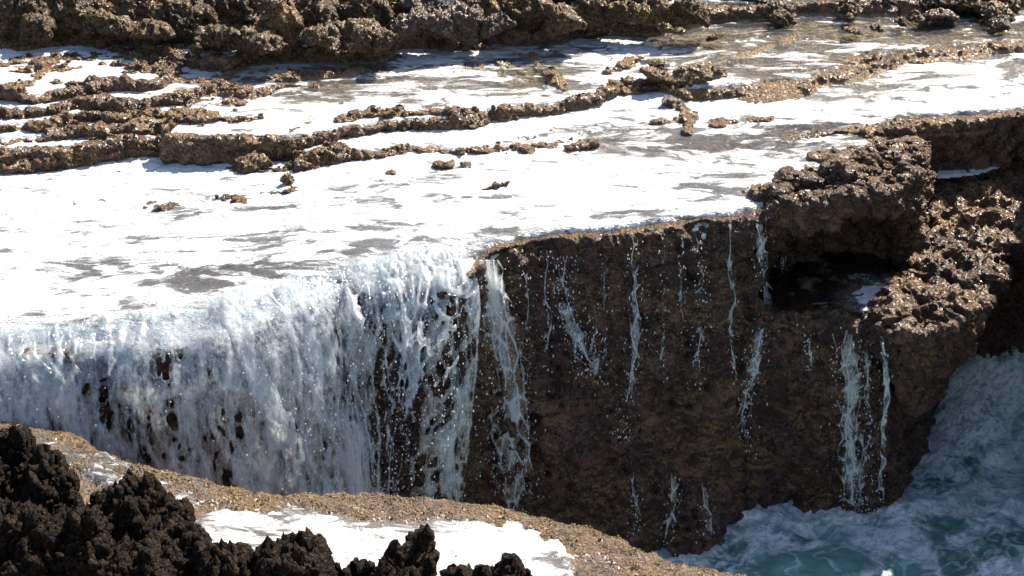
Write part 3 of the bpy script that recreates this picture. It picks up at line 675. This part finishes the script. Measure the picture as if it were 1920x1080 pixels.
# black rocks standing on the ledge: outlines from the photograph, each with its own distance
def fr(px, py, y, rx, rz, ry=None):
    p = at_y(px, py, y); s = np.linalg.norm(p - CAM) / FPX
    return (p, (rx * s, (ry or rx) * s, rz * s))
FRONT_ROCKS = [
    (-5.3, [(-60, 900, 120, 110), (20, 850, 50, 75), (-10, 960, 130, 120), (70, 880, 45, 40)], 'tallest black pitted rock with a mossy top beside the low ledge'),
    (-5.45, [(100, 872, 46, 42), (70, 930, 90, 70), (120, 890, 34, 34)], 'rounded black rock knob leaning over a small foam patch'),
    (-5.6, [(265, 945, 72, 62), (310, 980, 40, 60), (215, 990, 90, 90)], 'square black craggy rock block standing above the ledge pool'),
    (-6.3, [(120, 1050, 110, 100), (-40, 1050, 110, 120), (250, 1085, 120, 100), (40, 990, 70, 60), (170, 985, 50, 50), (320, 1060, 50, 60)], 'broad black pitted rock slope with brown sheen at its foot'),
    (-6.1, [(390, 1055, 60, 50), (445, 1030, 26, 36), (330, 1090, 90, 90), (370, 1010, 34, 30)], 'dark brown jagged rock shoulder beside the foam pool'),
    (-6.2, [(570, 1085, 70, 58), (530, 1070, 45, 42), (620, 1100, 50, 42)], 'low humped black rock at the brim of the foam pool'),
    (-6.2, [(765, 1085, 50, 50), (785, 1045, 26, 56), (802, 1010, 12, 44), (690, 1105, 70, 36), (745, 1062, 30, 34)], 'pointed black rock spike standing out against white foam'),
    (-6.3, [(920, 1088, 34, 40), (880, 1094, 34, 26), (940, 1066, 16, 26)], 'small black rock tip peeking out of white foam'),
]
for i, (y, bl, lab) in enumerate(FRONT_ROCKS):
    blobs = [fr(px - 8, py + (36 if i < 5 else 24), y + 0.15 * (j % 2), rx * 0.78, rz * 0.84, rx * 0.9) for j, (px, py, rx, rz) in enumerate(bl)]
    low = fr(bl[0][0], 1190, y - 0.1, bl[0][2] * 1.2, 160)              # root that carries the rock down to the ledge
    blobs.append(low)
    blob_rock('black_rock', blobs, M['black'], 0.024, 0.13, lab, seed=200 + 31 * i, spike=0.8, group='black rocks standing on the ledge', k=0.04, black=True, box=True)

# rocks along the back of the shelf
BACK = [  # px of the base centre, py of the base, width, height in pixels, z, material, label
    (40, 48, 110, 70, 'backrock'), (62, 66, 56, 42, 'backrock'), (130, 46, 80, 62, 'backrock'), (180, 62, 70, 40, 'backrock'), (225, 66, 70, 34, 'backrock'), (285, 76, 76, 42, 'backrock'),
    (345, 60, 110, 80, 'backrock'), (300, 30, 130, 70, 'backrock'), (400, 88, 90, 44, 'backrock'), (420, 40, 120, 70, 'backrock'), (480, 92, 90, 40, 'backrock'), (525, 74, 70, 110, 'golden'),
    (590, 60, 130, 90, 'backrock'), (610, 84, 80, 34, 'golden'), (680, 80, 90, 40, 'golden'), (690, 40, 100, 70, 'backrock'), (718, 88, 50, 26, 'backrock'),
    (770, 62, 80, 50, 'grey'), (800, 30, 90, 50, 'grey'), (835, 60, 70, 40, 'grey'), (870, 56, 80, 52, 'grey'), (890, 22, 70, 40, 'golden'), (930, 58, 60, 36, 'grey'),
    (985, 44, 110, 76, 'backrock'), (1045, 52, 64, 50, 'golden'), (1076, 50, 34, 22, 'golden'), (1110, 34, 90, 60, 'backrock'), (1165, 34, 60, 40, 'backrock'), (1200, 36, 50, 34, 'golden'), (1245, 34, 60, 40, 'golden'), (1300, 34, 70, 40, 'backrock'),
    (1345, 14, 90, 40, 'golden'), (1440, 16, 130, 30, 'backrock'),
    (1466, 40, 44, 20, 'backrock'), (1590, 26, 30, 22, 'backrock'), (1592, 36, 18, 12, 'backrock'), (1600, 10, 70, 22, 'backrock'), (1670, 16, 60, 20, 'backrock'), (1720, 14, 90, 26, 'backrock'), (1690, 44, 26, 10, 'backrock'),
    (1715, 34, 24, 16, 'golden'), (1728, 42, 22, 12, 'backrock'), (1765, 38, 60, 18, 'grey'), (1810, 20, 80, 40, 'backrock'), (1870, 30, 60, 28, 'golden'), (1850, 10, 110, 40, 'backrock'), (1874, 52, 44, 14, 'backrock'), (1880, 37, 14, 6, 'backrock'),
    (1646, 56, 22, 9, 'backrock'), (1600, 62, 34, 10, 'backrock'), (1340, 74, 24, 10, 'golden'), (1248, 56, 28, 14, 'golden'), (1274, 62, 22, 10, 'golden'), (1232, 118, 30, 7, 'golden'),
    (85, 52, 40, 26, 'backrock'), (20, 20, 90, 60, 'backrock'), (220, 26, 120, 60, 'backrock'), (500, 20, 130, 60, 'backrock'), (620, 14, 120, 50, 'backrock'), (740, 8, 100, 50, 'grey'), (1200, 8, 110, 40, 'backrock'), (1050, 12, 110, 50, 'backrock'),
    (1235, 146, 60, 20, 'golden'), (1300, 146, 76, 26, 'golden'), (1345, 134, 24, 14, 'backrock'), (1216, 168, 40, 10, 'backrock'), (1275, 216, 34, 22, 'backrock'), (1262, 196, 40, 16, 'grey'),
    (1090, 288, 48, 22, 'golden'), (1060, 262, 90, 22, 'grey'), (1000, 278, 60, 18, 'grey'), (735, 328, 20, 12, 'golden'), (540, 338, 22, 22, 'golden'), (600, 302, 66, 28, 'golden'), (470, 310, 60, 22, 'golden'), (215, 246, 60, 16, 'golden'),
    (108, 268, 24, 16, 'golden'), (275, 128, 34, 12, 'grey'), (145, 118, 26, 16, 'grey'),
]
words = {'backrock': 'dark brown', 'golden': 'golden brown', 'grey': 'wet violet grey'}
rock_tops = []
for i, (px, py, w, h, mk) in enumerate(BACK):
    z = 4.58 if py < 100 and px < 1330 else (4.29 if py < 160 else (4.12 if py < 215 else 3.99))
    if py < 60 and px < 740: z = 4.62
    p = at_z(px, py, z); s = np.linalg.norm(p - CAM) / FPX
    rx, rz = w * s / 2, h * s / 0.93 * (0.45 if py > 100 else 0.54)
    if py > 100: z -= 0.03
    ry = min(rx * 0.9, 0.9)
    blobs = [((p[0], p[1] + ry * 0.75, z + rz * 0.28), (rx * 0.8, ry * 0.8, rz * 0.55))]
    r1 = random.uniform(-0.45, 0.45)
    blobs.append(((p[0] + r1 * rx, p[1] + ry * 0.7, z + rz * 0.60), (rx * 0.38, ry * 0.45, rz * 0.42)))
    blobs.append(((p[0] - r1 * rx * 1.5, p[1] + ry * 0.5, z + rz * 0.2), (rx * 0.45, ry * 0.45, rz * 0.42)))
    big = max(rx, rz)
    wide = 'broad' if w >= 110 else ('stout' if w >= 76 else ('middling' if w >= 50 else ('small' if w >= 28 else 'tiny')))
    shape = 'upright' if h > 0.85 * w else ('blocky' if h > 0.5 * w else 'low flat')
    if py < 100 and px < 1330:
        where = ('above the broken stepped terraces' if px < 300 else 'above the wide pool step' if px < 500 else 'behind the wide foam pool' if px < 740
                 else 'in the wet boulder cluster' if px < 950 else 'behind the narrow white pool' if px < 1150 else 'above the diagonal ridges')
        row = ' of the rear row' if py < 35 else ''
        lab, grp = '%s %s %s rock%s %s' % (wide, shape, words[mk], row, where), 'rubble belt rocks'
    elif py < 70:
        where = 'amid the ochre shallows' if py > 30 else 'behind the ochre shallows'
        if px > 1840: where += ' beside the mossy rock'
        elif 1700 < px <= 1780: where += ' on the violet hump'
        lab, grp = '%s %s %s rock %s' % (wide, shape, words[mk], where), 'rocks in the ochre shallows'
    else:
        where = ('on the ridge joining the diagonal ridges' if 120 < py < 175 and px > 1150 else 'on the small square pool rim' if px > 1200 else 'at the end of the low step' if px > 950
                 else 'in the wide foam sheet' if py > 280 else 'on the broken stepped terraces')
        lab, grp = '%s %s %s rock %s' % (wide, shape, words[mk], where), 'rocks on the terrace rims'
    vx = 0.020 if big < 0.25 else 0.028
    o, vv = blob_rock('rock', blobs, M[mk], vx, min(0.14, 0.34 * min(rx, rz) + 0.02), lab, group=grp, seed=600 + 29 * i, spike=0.7, k=0.03, box=True)
    rock_tops.append((p, rx, ry, rz, z, vv))

# ------------------------------------------------------------------ seaweed tufts
def tufts(name, pts, smin_, smax_, mat, label, cat):
    pts = np.asarray(pts, np.float32); r = rng.uniform(smin_, smax_, (len(pts), 1)) * rng.uniform(0.7, 1.3, (len(pts), 3)) * [1, 1, 0.75]
    v, f = ico_cloud(pts, r.astype(np.float32), 0.45)
    return tag(put(name, make_mesh(name, v, f, smooth=False), mat), label, cat, kind='stuff')
dl_ = sdpoly(led_v[:, 0], led_v[:, 1], led_poly)
nz = fbm(led_v, 3.5, 3, 131); nz2 = noise(led_v * 9, 133)
pr_ = sstep(-0.95, -0.25, dl_) * sstep(0.06, -0.03, dl_) * (nz + 0.5 * nz2 > -0.02) * (led_n[:, 2] > 0.3)
ok = np.where(rng.random(len(led_v)) < 0.95 * pr_)[0]
tufts('seaweed', led_v[ok] + rng.normal(0, .006, (len(ok), 3)), 0.004, 0.013, M['weed'], 'golden brown seaweed tufts along the brim of the low ledge', 'seaweed')

# seaweed on the headland and the lip
def mesh_arrays(o):
    me = o.data; v = np.empty(len(me.vertices) * 3, np.float32); me.vertices.foreach_get('co', v)
    n = np.empty(len(me.vertices) * 3, np.float32); me.vertices.foreach_get('normal', n); return v.reshape(-1, 3), n.reshape(-1, 3)
sel = []
for o in (shelf_front, shelf_back):
    v, n = mesh_arrays(o)
    hd = sstep(2.9, 3.4, v[:, 0]) * (v[:, 2] > 2.72) * (v[:, 1] < 4.6)
    lipd = np.abs(sdpoly(v[:, 0], v[:, 1], top_poly))
    lp = (lipd < 0.10) * (v[:, 2] > 3.75) * (v[:, 0] > -0.4)
    m = (np.maximum(hd, 0.8 * lp) * (n[:, 2] > 0.15) * (fbm(v, 4, 3, 141) > -0.05)) * sstep(5.0, 4.0, v[:, 1])
    k = np.where(rng.random(len(v)) < 0.20 * m)[0]; sel.append(v[k])
tufts('seaweed', np.vstack(sel), 0.004, 0.013, M['weed'], 'olive brown seaweed tufts on the headland tops and cliff lip', 'seaweed')
v, n = mesh_arrays(shelf_back); v_f, n_f = mesh_arrays(shelf_front)
v = np.vstack([v, v_f]); n = np.vstack([n, n_f]); ok_ = (v[:, 2] > 3.9) & (n[:, 2] > 0.1) & (v[:, 1] > 0.5)
v = v[ok_]; n = n[ok_]
bas = np.full(len(v), 0.0); gx_ = np.arange(-10.5, 10.5, 0.06); gy_ = np.arange(0.0, 11.2, 0.06)
GX, GY = np.meshgrid(gx_, gy_, indexing='ij'); WG = shelf_fields(GX.astype(np.float32), GY.astype(np.float32))[1]
bas = WG[np.clip(((v[:, 0] + 10.5) / 0.06).round().astype(int), 0, len(gx_) - 1), np.clip((v[:, 1] / 0.06).round().astype(int), 0, len(gy_) - 1)]
dry_ = sstep(-0.01, 0.03, v[:, 2] - bas) * (fbm(v, 2.2, 2, 151) > -0.12) * (1 - 0.8 * sstep(1.4, 2.6, v[:, 0]) * sstep(2.4, 3.2, v[:, 1]))
k = np.where(rng.random(len(v)) < 0.085 * dry_)[0]
rs_ = (0.008 + 0.030 * rng.random(len(k)) ** 2.2)[:, None] * rng.uniform(0.6, 1.4, (len(k), 3)) * [1.2, 1.0, 0.8]
rv_, rf_ = ico_cloud((v[k] + n[k] * 0.004).astype(np.float32), rs_.astype(np.float32), 0.35)
tag(put('rubble', make_mesh('rubble', rv_, rf_, smooth=False), M['golden']), 'golden brown pebbly crust on the terrace rims', kind='stuff')
alg = []
for (p, rx, ry, rz, z, vv) in rock_tops:
    if p[0] > 0.3 and p[1] > 5 and rng.random() < 0.6 or (px_of(p[None])[0][0] in ()):
        top = vv[(vv[:, 2] > z + rz * 0.35)]
        if len(top) > 10:
            c = top[rng.integers(len(top))]; near = top[np.linalg.norm((top - c) * [1, 1, 1.5], axis=1) < rng.uniform(0.05, 0.13)]
            alg.append(near[rng.random(len(near)) < 0.4])
for px, py, z in ((1232, 115, 4.34), (1350, 66, 4.34), (1270, 56, 4.4)):
    c = at_z(px, py, z); alg.append((c + rng.normal(0, 1, (60, 3)) * [0.06, 0.03, 0.012]))
tufts('algae', np.vstack(alg), 0.006, 0.016, M['algae'], 'yellow green algae tufts on the rocks at the back of the shelf', 'algae')

# ------------------------------------------------------------------ the big fall
cas = np.array([p for p, px in zip(lip_w, LIP) if -300 <= px[0] <= 895])
seg = np.r_[0, np.cumsum(np.linalg.norm(np.diff(cas, axis=0), axis=1))]
def lip_at(u):
    return np.column_stack([np.interp(u, seg, cas[:, 0]), np.interp(u, seg, cas[:, 1])])
def px_u(px): return np.interp(px, [p[0] for p in LIP if -300 <= p[0] <= 895], seg)
U1 = seg[-1]
def path(v, out, v0):
    """horizontal reach and drop along the fall, v metres along it, v < 0 still on the shelf"""
    t = np.linspace(0, 0.92, 200); rx = v0 * t + out * np.minimum(t * 4, 1); dz = 0.22 + 0.45 * v0 * t + 4.905 * t * t * 0.9
    s = np.r_[0, np.cumsum(np.hypot(np.diff(rx), np.diff(dz)))]
    reach = np.where(v < 0, v, np.interp(v, s, rx)); drop = np.where(v < 0, 0.22 * np.clip((v + 0.85) / 0.85, 0, 1) ** 2, np.interp(v, s, dz))
    return reach, drop
def bub(u, v): return np.exp(-((u - px_u(780)) / 0.75) ** 2) * sstep(3.0, 1.0, v)
def fall_layer(name, parent, veil, out, v0, seed, du=0.017, dv=0.02, v_lo=-0.40, v_hi=3.9, u0=0.0, u1=None, drift=0.10, cells=(4.2, 9.0), thick=0.05, dens=1.0, flatten=True, streak=0.34, lace=None):
    u1 = U1 if u1 is None else u1
    u = np.arange(u0, u1, du); vv = np.arange(v_lo, v_hi, dv); w = np.arange(-0.14, 0.26, 0.016)
    Ug, Vg = np.meshgrid(u, vv, indexing='ij'); P = np.column_stack([Ug.ravel(), Vg.ravel()]).astype(np.float32)
    wp = np.column_stack([P[:, 0] + 0.14 * noise(P * [1.1, 0.9], seed) + 0.05 * noise(P * [4, 3], seed + 1), P[:, 1] + 0.10 * noise(P * [2, 1.5], seed + 2)])
    st = wp * [1.0, 0.42]
    a1, a2 = worley(st, cells[0], seed + 3); b1, b2 = worley(wp * [1, 0.6], cells[1], seed + 4)
    e1 = np.exp(-((a2 - a1) / 0.16) ** 2); e2 = np.exp(-((b2 - b1) / 0.20) ** 2)
    cl = fbm(wp * [1.0, 0.34], 2.0, 4, seed + 6); fi = fbm(wp * [1.0, 0.13], 11, 3, seed + 8, 0.6)
    ve = veil(P[:, 0], P[:, 1])
    bb = bub(P[:, 0], P[:, 1]) if lace is None else lace
    low = sstep(0.1, 0.9, P[:, 1]); iso_n = fbm(wp * [1, 0.8], 3.6, 4, seed + 14, 0.55)
    T = ve + 0.50 * cl + streak * (0.2 + 0.8 * low) * fi + 0.36 * (1 - low) * iso_n + (0.10 + 0.25 * bb) * e1 + (0.06 + 0.22 * bb) * e2 - 0.45
    T = np.minimum(T, 0.75)
    if flatten: T = T * (1 - 0.55 * sstep(0.5, -0.2, P[:, 1]))
    edge = np.minimum(np.minimum(P[:, 0] - u0, u1 - P[:, 0]) / 0.06, 1); T = np.where(edge < 1, T - (1 - edge) * 0.8, T)
    th = (thick * np.clip(T, -1, 1) / 0.5).reshape(Ug.shape).astype(np.float32)
    w0 = (0.055 * noise(wp * [1.6, 0.8], seed + 9) + 0.030 * noise(wp * [5, 3.0], seed + 10)).reshape(Ug.shape) + 0.02
    f = np.abs(w[None, None, :] - w0[:, :, None]) - th[:, :, None]
    f = np.maximum(f, -0.05).astype(np.float32)
    v, q = iso(f, (u[0], vv[0], w[0]), (1, 1, 1)) if False else iso_param(f, (u[0], vv[0], w[0]), (du, dv, 0.016))
    uu, vl, ww = v[:, 0], v[:, 1], v[:, 2]
    ti = np.clip(((uu - u[0]) / du).round().astype(int), 0, len(u) - 1); tj = np.clip(((vl - vv[0]) / dv).round().astype(int), 0, len(vv) - 1)
    tk = np.clip(T.reshape(Ug.shape)[ti, tj] / 0.5, 0, 1)
    reach, drop = path(vl, out, v0)
    B = lip_at(uu)
    e = 0.15; tg = lip_at(np.minimum(uu + e, U1)) - lip_at(np.maximum(uu - e, 0)); tg /= np.linalg.norm(tg, axis=1, keepdims=True) + 1e-9
    nrm = np.column_stack([tg[:, 1], -tg[:, 0]])
    nrm = nrm * 0.45 + np.array([0.0, -1.0]) * 0.55; nrm /= np.linalg.norm(nrm, axis=1, keepdims=True)
    fall = sstep(-0.1, 0.35, vl)
    reach = reach + fall * (0.20 * noise(np.column_stack([uu * 1.1, uu * 0 + seed]), seed + 20) + 0.10 * noise(np.column_stack([uu * 3.1, uu * 0 + seed]), seed + 21))
    X = B[:, 0] + nrm[:, 0] * (reach + ww * fall) + (drift - 0.20 * sstep(px_u(600), px_u(850), uu)) * np.clip(vl, 0, 9)
    Y = B[:, 1] + nrm[:, 1] * (reach + ww * fall)
    Z = zlip(B[:, 0]) + 0.03 - drop + ww * (1 - fall) + 0.02
    V = np.column_stack([X, Y, Z]).astype(np.float32)
    V += (normals(V, q) * (0.010 * fbm(V, 14, 2, seed + 12))[:, None]).astype(np.float32)
    return put(name, make_mesh(name, V, q, {'thick': tk * dens}), M['fall'], parent)
def iso_param(f, org, vox):
    b = 0.05
    g = vdb.FloatGrid(b); g.copyFromArray(np.ascontiguousarray(np.clip(f, -b, b), np.float32))
    v, q = g.convertToQuads(0.0)
    return np.array(v, np.float32) * np.asarray(vox, np.float32) + np.asarray(org, np.float32), np.array(q, np.int64)[:, ::-1].copy()

def bump1(x, c, r): return np.exp(-((x - c) / r) ** 2)
fall = bpy.data.objects.new('waterfall', None); scene.collection.objects.link(fall)
c0 = lip_at(np.array([px_u(450)]))[0]; fall.location = (0, 0, 0)
tag(fall, 'wide white foaming waterfall pouring off the shelf into the cove', 'waterfall')
def stream(u, v, px, r, lean=0.0, grow=0.0, v0=-0.3, v1=9.0):
    return np.exp(-((u - px_u(px) - lean * np.clip(v, 0, 9)) / (r + grow * np.clip(v, 0, 9))) ** 2) * sstep(v0 - 0.2, v0, v) * sstep(v1 + 0.8, v1, v)
def veil_film(u, v):   # thin lace clinging to the rock
    return 0.54 + 0.14 * sstep(0.5, -0.1, v) + 0.06 * sstep(px_u(450), px_u(380), u) + 0.10 * stream(u, v, 480, 0.6, 0.1) + 0.06 * stream(u, v, 60, 0.7) - 0.06 * stream(u, v, 310, 0.55, 0.05, 0, 0.25) - 0.06 * stream(u, v, 730, 0.5, 0, 0, 0.6)
def veil_mid(u, v):
    a = -0.15 + 0.36 * sstep(0.40, -0.1, v)
    a += 0.80 * stream(u, v, 430, 0.20, 0.26, 0.09) + 0.60 * stream(u, v, 550, 0.24, 0.16, 0.07) + 0.40 * stream(u, v, 640, 0.25, 0.02, 0.02)
    a += 0.34 * stream(u, v, 770, 0.50, -0.03) + 0.55 * stream(u, v, -20, 0.28, 0.12) + 0.42 * stream(u, v, 130, 0.15, 0.22, 0.03) + 0.25 * stream(u, v, 240, 0.16, 0.10, 0.03)
    a -= 0.14 * stream(u, v, 320, 0.5, 0.04, 0, 0.3)
    return a
def veil_out(u, v):
    a = -0.30 + 0.30 * sstep(0.3, -0.2, v)
    a += 0.62 * stream(u, v, 720, 0.34, 0.0, 0.0, -0.3, 1.6) + 0.62 * stream(u, v, 845, 0.20, 0.0, 0.0, -0.3, 0.9) + 0.42 * stream(u, v, 800, 0.18, -0.04, 0.02)
    a += 0.60 * stream(u, v, 500, 0.16, 0.20, 0.04) + 0.62 * stream(u, v, -60, 0.30, 0.10) + 0.35 * stream(u, v, 110, 0.10, 0.20)
    return a
def veil_crest(u, v):
    return 0.50 * sstep(0.80, 0.05, v) * sstep(-0.62, -0.25, v) - 0.22 + 0.25 * fbm(np.column_stack([u, v]), 1.7, 2, 399)
FILM = fall_layer('film', fall, veil_film, 0.15, 0.80, 300, drift=0.05, cells=(3.4, 7.5), thick=0.026, dens=0.60, streak=0.40, lace=0.22)
fall_layer('curtain', fall, veil_mid, 0.06, 1.15, 330, drift=0.07, thick=0.06, cells=(3.4, 7.5))
fall_layer('crest', fall, veil_crest, 0.08, 1.25, 390, drift=0.05, cells=(2.6, 6), thick=0.055, v_lo=-0.65, v_hi=1.3, flatten=False, streak=0.10, lace=0.6)
fall_layer('curtain', fall, veil_out, 0.08, 1.5, 360, drift=0.06, cells=(4.0, 9))
def spray(parent, n, pos, rmin, rmax):
    c = pos(n).astype(np.float32); r = (rmin + (rmax - rmin) * rng.random(n) ** 3)[:, None] * np.column_stack([np.ones(n), np.ones(n), rng.uniform(1.0, 2.0, n)])
    v, f = ico_cloud(c, r.astype(np.float32))
    o = put('spray', make_mesh('spray', v, f), M['drop'], parent); o['kind'] = 'stuff'; return o
def sp_main(n):
    u = np.concatenate([rng.normal(px_u(800), 0.55, n // 2), rng.normal(px_u(620), 0.7, n // 4), rng.uniform(0, U1, n - n // 2 - n // 4)])
    u = np.clip(u, 0, U1 + 0.25); v = rng.uniform(0.1, 3.8, n)
    reach, drop = path(v, 0.08, 1.45)
    B = lip_at(u); B[:, 0] += np.clip(u - U1, 0, 1)
    return np.column_stack([B[:, 0] + (0.07 - 0.18 * sstep(px_u(600), px_u(850), u)) * v + rng.normal(0, 0.05, n), B[:, 1] - reach - rng.gamma(1.5, 0.09, n), zlip(B[:, 0]) - drop + rng.normal(0, 0.06, n)])
spray(fall, 3800, sp_main, 0.002, 0.011)

# ------------------------------------------------------------------ thin trickles down the cliff
def trickle(label, pts, width, dens, seed, n_spray=120, spread=1.0):
    """pts: (px, py) down the middle of the trickle on the cliff; width in metres"""
    # world points on the cliff face
    W_ = []
    for px, py in pts:
        f, gx, gy, gz = FRONT; dr_ = ray(px, py); tt = np.linspace(24, 40, 3200); pp = CAM + tt[:, None] * dr_
        ix = np.round((pp - [gx[0], gy[0], gz[0]]) / VOX).astype(int)
        inn = ((ix >= 0) & (ix < np.array(f.shape))).all(1); hit = np.zeros(len(tt), bool); hit[inn] = f[tuple(ix[inn].T)] < 0
        W_.append(pp[np.argmax(hit)])
    W_ = np.array(W_)
    root = bpy.data.objects.new('water_trickle', None); scene.collection.objects.link(root)
    tag(root, label, 'trickle', 'water trickles on the cliff face')
    z_hi, z_lo = W_[0, 2], W_[-1, 2]; Ln = z_hi - z_lo
    du, dv, dw = 0.008, 0.014, 0.007
    u = np.arange(-width * 1.1, width * 1.1, du); v = np.arange(0, Ln, dv); w = np.arange(-0.03, 0.08, dw)
    Ug, Vg = np.meshgrid(u, v, indexing='ij'); P = np.column_stack([Ug.ravel(), Vg.ravel()]).astype(np.float32)
    wp = np.column_stack([P[:, 0] + 0.05 * noise(P * [2, 1.6], seed) + 0.018 * noise(P * [7, 6], seed + 1), P[:, 1]])
    a1, a2 = worley(wp * [1, 0.28], 11, seed + 2)
    T = dens + 0.45 * fbm(wp * [1, 0.10], 9, 3, seed + 3) + 0.36 * np.exp(-((a2 - a1) / 0.13) ** 2) + 0.14 * fbm(wp * [1, 0.5], 12, 3, seed + 4) - 0.33
    T -= 0.8 * (np.abs(wp[:, 0]) / width) ** 2.0
    T -= 0.5 * sstep(0.12, 0.0, P[:, 1] / Ln * 1.0) * 0.3 + 0.35 * sstep(0.75, 1.0, P[:, 1] / Ln)
    T = np.clip(T, -1, 0.6)
    th = (0.022 * T / 0.5).reshape(Ug.shape)
    w0 = (0.015 * noise(wp * [6, 3], seed + 6)).reshape(Ug.shape) + 0.02
    f = (np.abs(w[None, None] - w0[:, :, None]) - th[:, :, None]).astype(np.float32)
    vq, q = iso_param(f, (u[0], v[0], w[0]), (du, dv, dw))
    if len(vq):
        ti = np.clip(((vq[:, 0] - u[0]) / du).round().astype(int), 0, len(u) - 1); tj = np.clip((vq[:, 1] / dv).round().astype(int), 0, len(v) - 1)
        tk = np.clip(T.reshape(Ug.shape)[ti, tj] / 0.5, 0, 1)
        zz = z_hi - vq[:, 1]
        xc = np.interp(-zz, -W_[:, 2], W_[:, 0])
        zg = z_hi - v; xg = np.interp(-zg, -W_[:, 2], W_[:, 0])
        yg = face_y(xg, zg)
        # falling water does not follow every hollow: it leaves the rock and drops outside the bulges
        yo = np.minimum.accumulate(yg) * 0.6 + yg * 0.4
        kk = 9; yo = np.convolve(np.r_[[yo[0]] * kk, yo, [yo[-1]] * kk], np.ones(2 * kk + 1) / (2 * kk + 1), 'valid')
        yy = np.interp(vq[:, 1], v, yo) - 0.06 - vq[:, 2]
        V = np.column_stack([xc + vq[:, 0] * (1 + 0.3 * spread * vq[:, 1] / Ln), yy, zz]).astype(np.float32)
        put('strand', make_mesh('strand', V, q, {'thick': 0.02 + 0.60 * tk ** 1.5}), M['fall'], root)
    if n_spray:
        zs = z_hi - Ln * rng.random(n_spray) ** 0.8; xs = np.interp(-zs, -W_[:, 2], W_[:, 0]) + rng.normal(0, width * 0.8, n_spray)
        ys = face_y(xs, zs) - 0.08 - rng.gamma(1.2, 0.05, n_spray)
        r = (0.003 + 0.007 * rng.random(n_spray) ** 2)[:, None] * np.column_stack([np.ones(n_spray), np.ones(n_spray), rng.uniform(1.0, 2.5, n_spray)])
        vv_, ff = ico_cloud(np.column_stack([xs, ys, zs]).astype(np.float32), r.astype(np.float32))
        o = put('spray', make_mesh('spray', vv_, ff), M['drop'], root); o['kind'] = 'stuff'
    return root
trickle('lacy white water veil falling right beside the big waterfall', [(912, 482), (925, 560), (940, 640), (950, 760), (960, 880), (962, 960)], 0.26, 0.62, 401, 600)
trickle('splashing trickle that fans out halfway down the dark cliff', [(1052, 470), (1055, 540), (1070, 590), (1090, 640), (1105, 700)], 0.13, 0.44, 411, 300, 2.0)
trickle('thin broken trickle below the straight part of the cliff lip', [(1184, 428), (1190, 500), (1194, 580), (1188, 660), (1176, 740), (1162, 830)], 0.11, 0.33, 421, 220)
trickle('short fine trickle clinging under the cliff lip', [(1305, 416), (1312, 480), (1318, 560), (1310, 640), (1300, 720)], 0.09, 0.32, 431, 140)
trickle('bright narrow trickle dropping from the corner beside the overhanging block', [(1424, 402), (1428, 470), (1436, 540), (1425, 600), (1408, 680), (1392, 760), (1385, 830)], 0.11, 0.44, 441, 260)
trickle('broad twin trickle running from the headland pool to the sea', [(1594, 592), (1592, 680), (1592, 780), (1594, 880), (1600, 975)], 0.19, 0.58, 451, 260, 0.3)
trickle('slim bright trickle falling from the foam patch of the headland pool', [(1650, 606), (1652, 700), (1648, 790), (1644, 880), (1638, 965)], 0.06, 0.52, 461, 120, 0.3)
trickle('wavering thread of water between the two headland trickles', [(1622, 640), (1624, 720), (1628, 800), (1616, 880), (1612, 960)], 0.07, 0.36, 471, 120, 0.3)
trickle('faint trickle low on the cliff above the end of the ledge', [(1186, 880), (1192, 950), (1192, 1000)], 0.09, 0.34, 481, 50)
trickle('faint forked trickle washing the foot of the cliff', [(1262, 880), (1258, 950), (1245, 1020)], 0.12, 0.32, 491, 60)
for k, (px, y0, y1, wd, dn, lab) in enumerate((
        (985, 452, 800, 0.06, 0.34, 'hair thin water thread beside the lacy veil'), (1022, 446, 700, 0.05, 0.32, 'short water thread between the veil and the splashing trickle'),
        (1130, 436, 780, 0.06, 0.33, 'thin dripping thread beside the splashing trickle'), (1240, 424, 700, 0.05, 0.34, 'pair of short drips under the lip beside the broken trickle'),
        (1275, 422, 640, 0.04, 0.34, 'fine drip hanging from the lip beside the short fine trickle'),
        (1370, 408, 760, 0.06, 0.33, 'faint thread beside the bright narrow trickle'), (1466, 470, 560, 0.03, 0.36, 'single drip line under the overhanging block edge'),
        (1510, 600, 690, 0.05, 0.32, 'short drip below the dark headland pool'), (1560, 600, 760, 0.05, 0.32, 'thin thread beside the broad twin trickle'),
        (1110, 560, 720, 0.08, 0.30, 'lower fork of the splashing trickle'), (1405, 640, 850, 0.10, 0.30, 'broken spatter below the bright narrow trickle'),
         (1320, 900, 1010, 0.09, 0.30, 'wash of thin water near the foot of the cliff'))):
    trickle(lab, [(px, y0), (px + 3, (y0 + y1) / 2), (px + 2, y1)], wd, dn, 541 + 10 * k, 50)
for o in list(scene.objects):
    if o.parent and o.name.split('.')[0] in ('film', 'curtain', 'crest', 'strand'): o['kind'] = 'stuff'
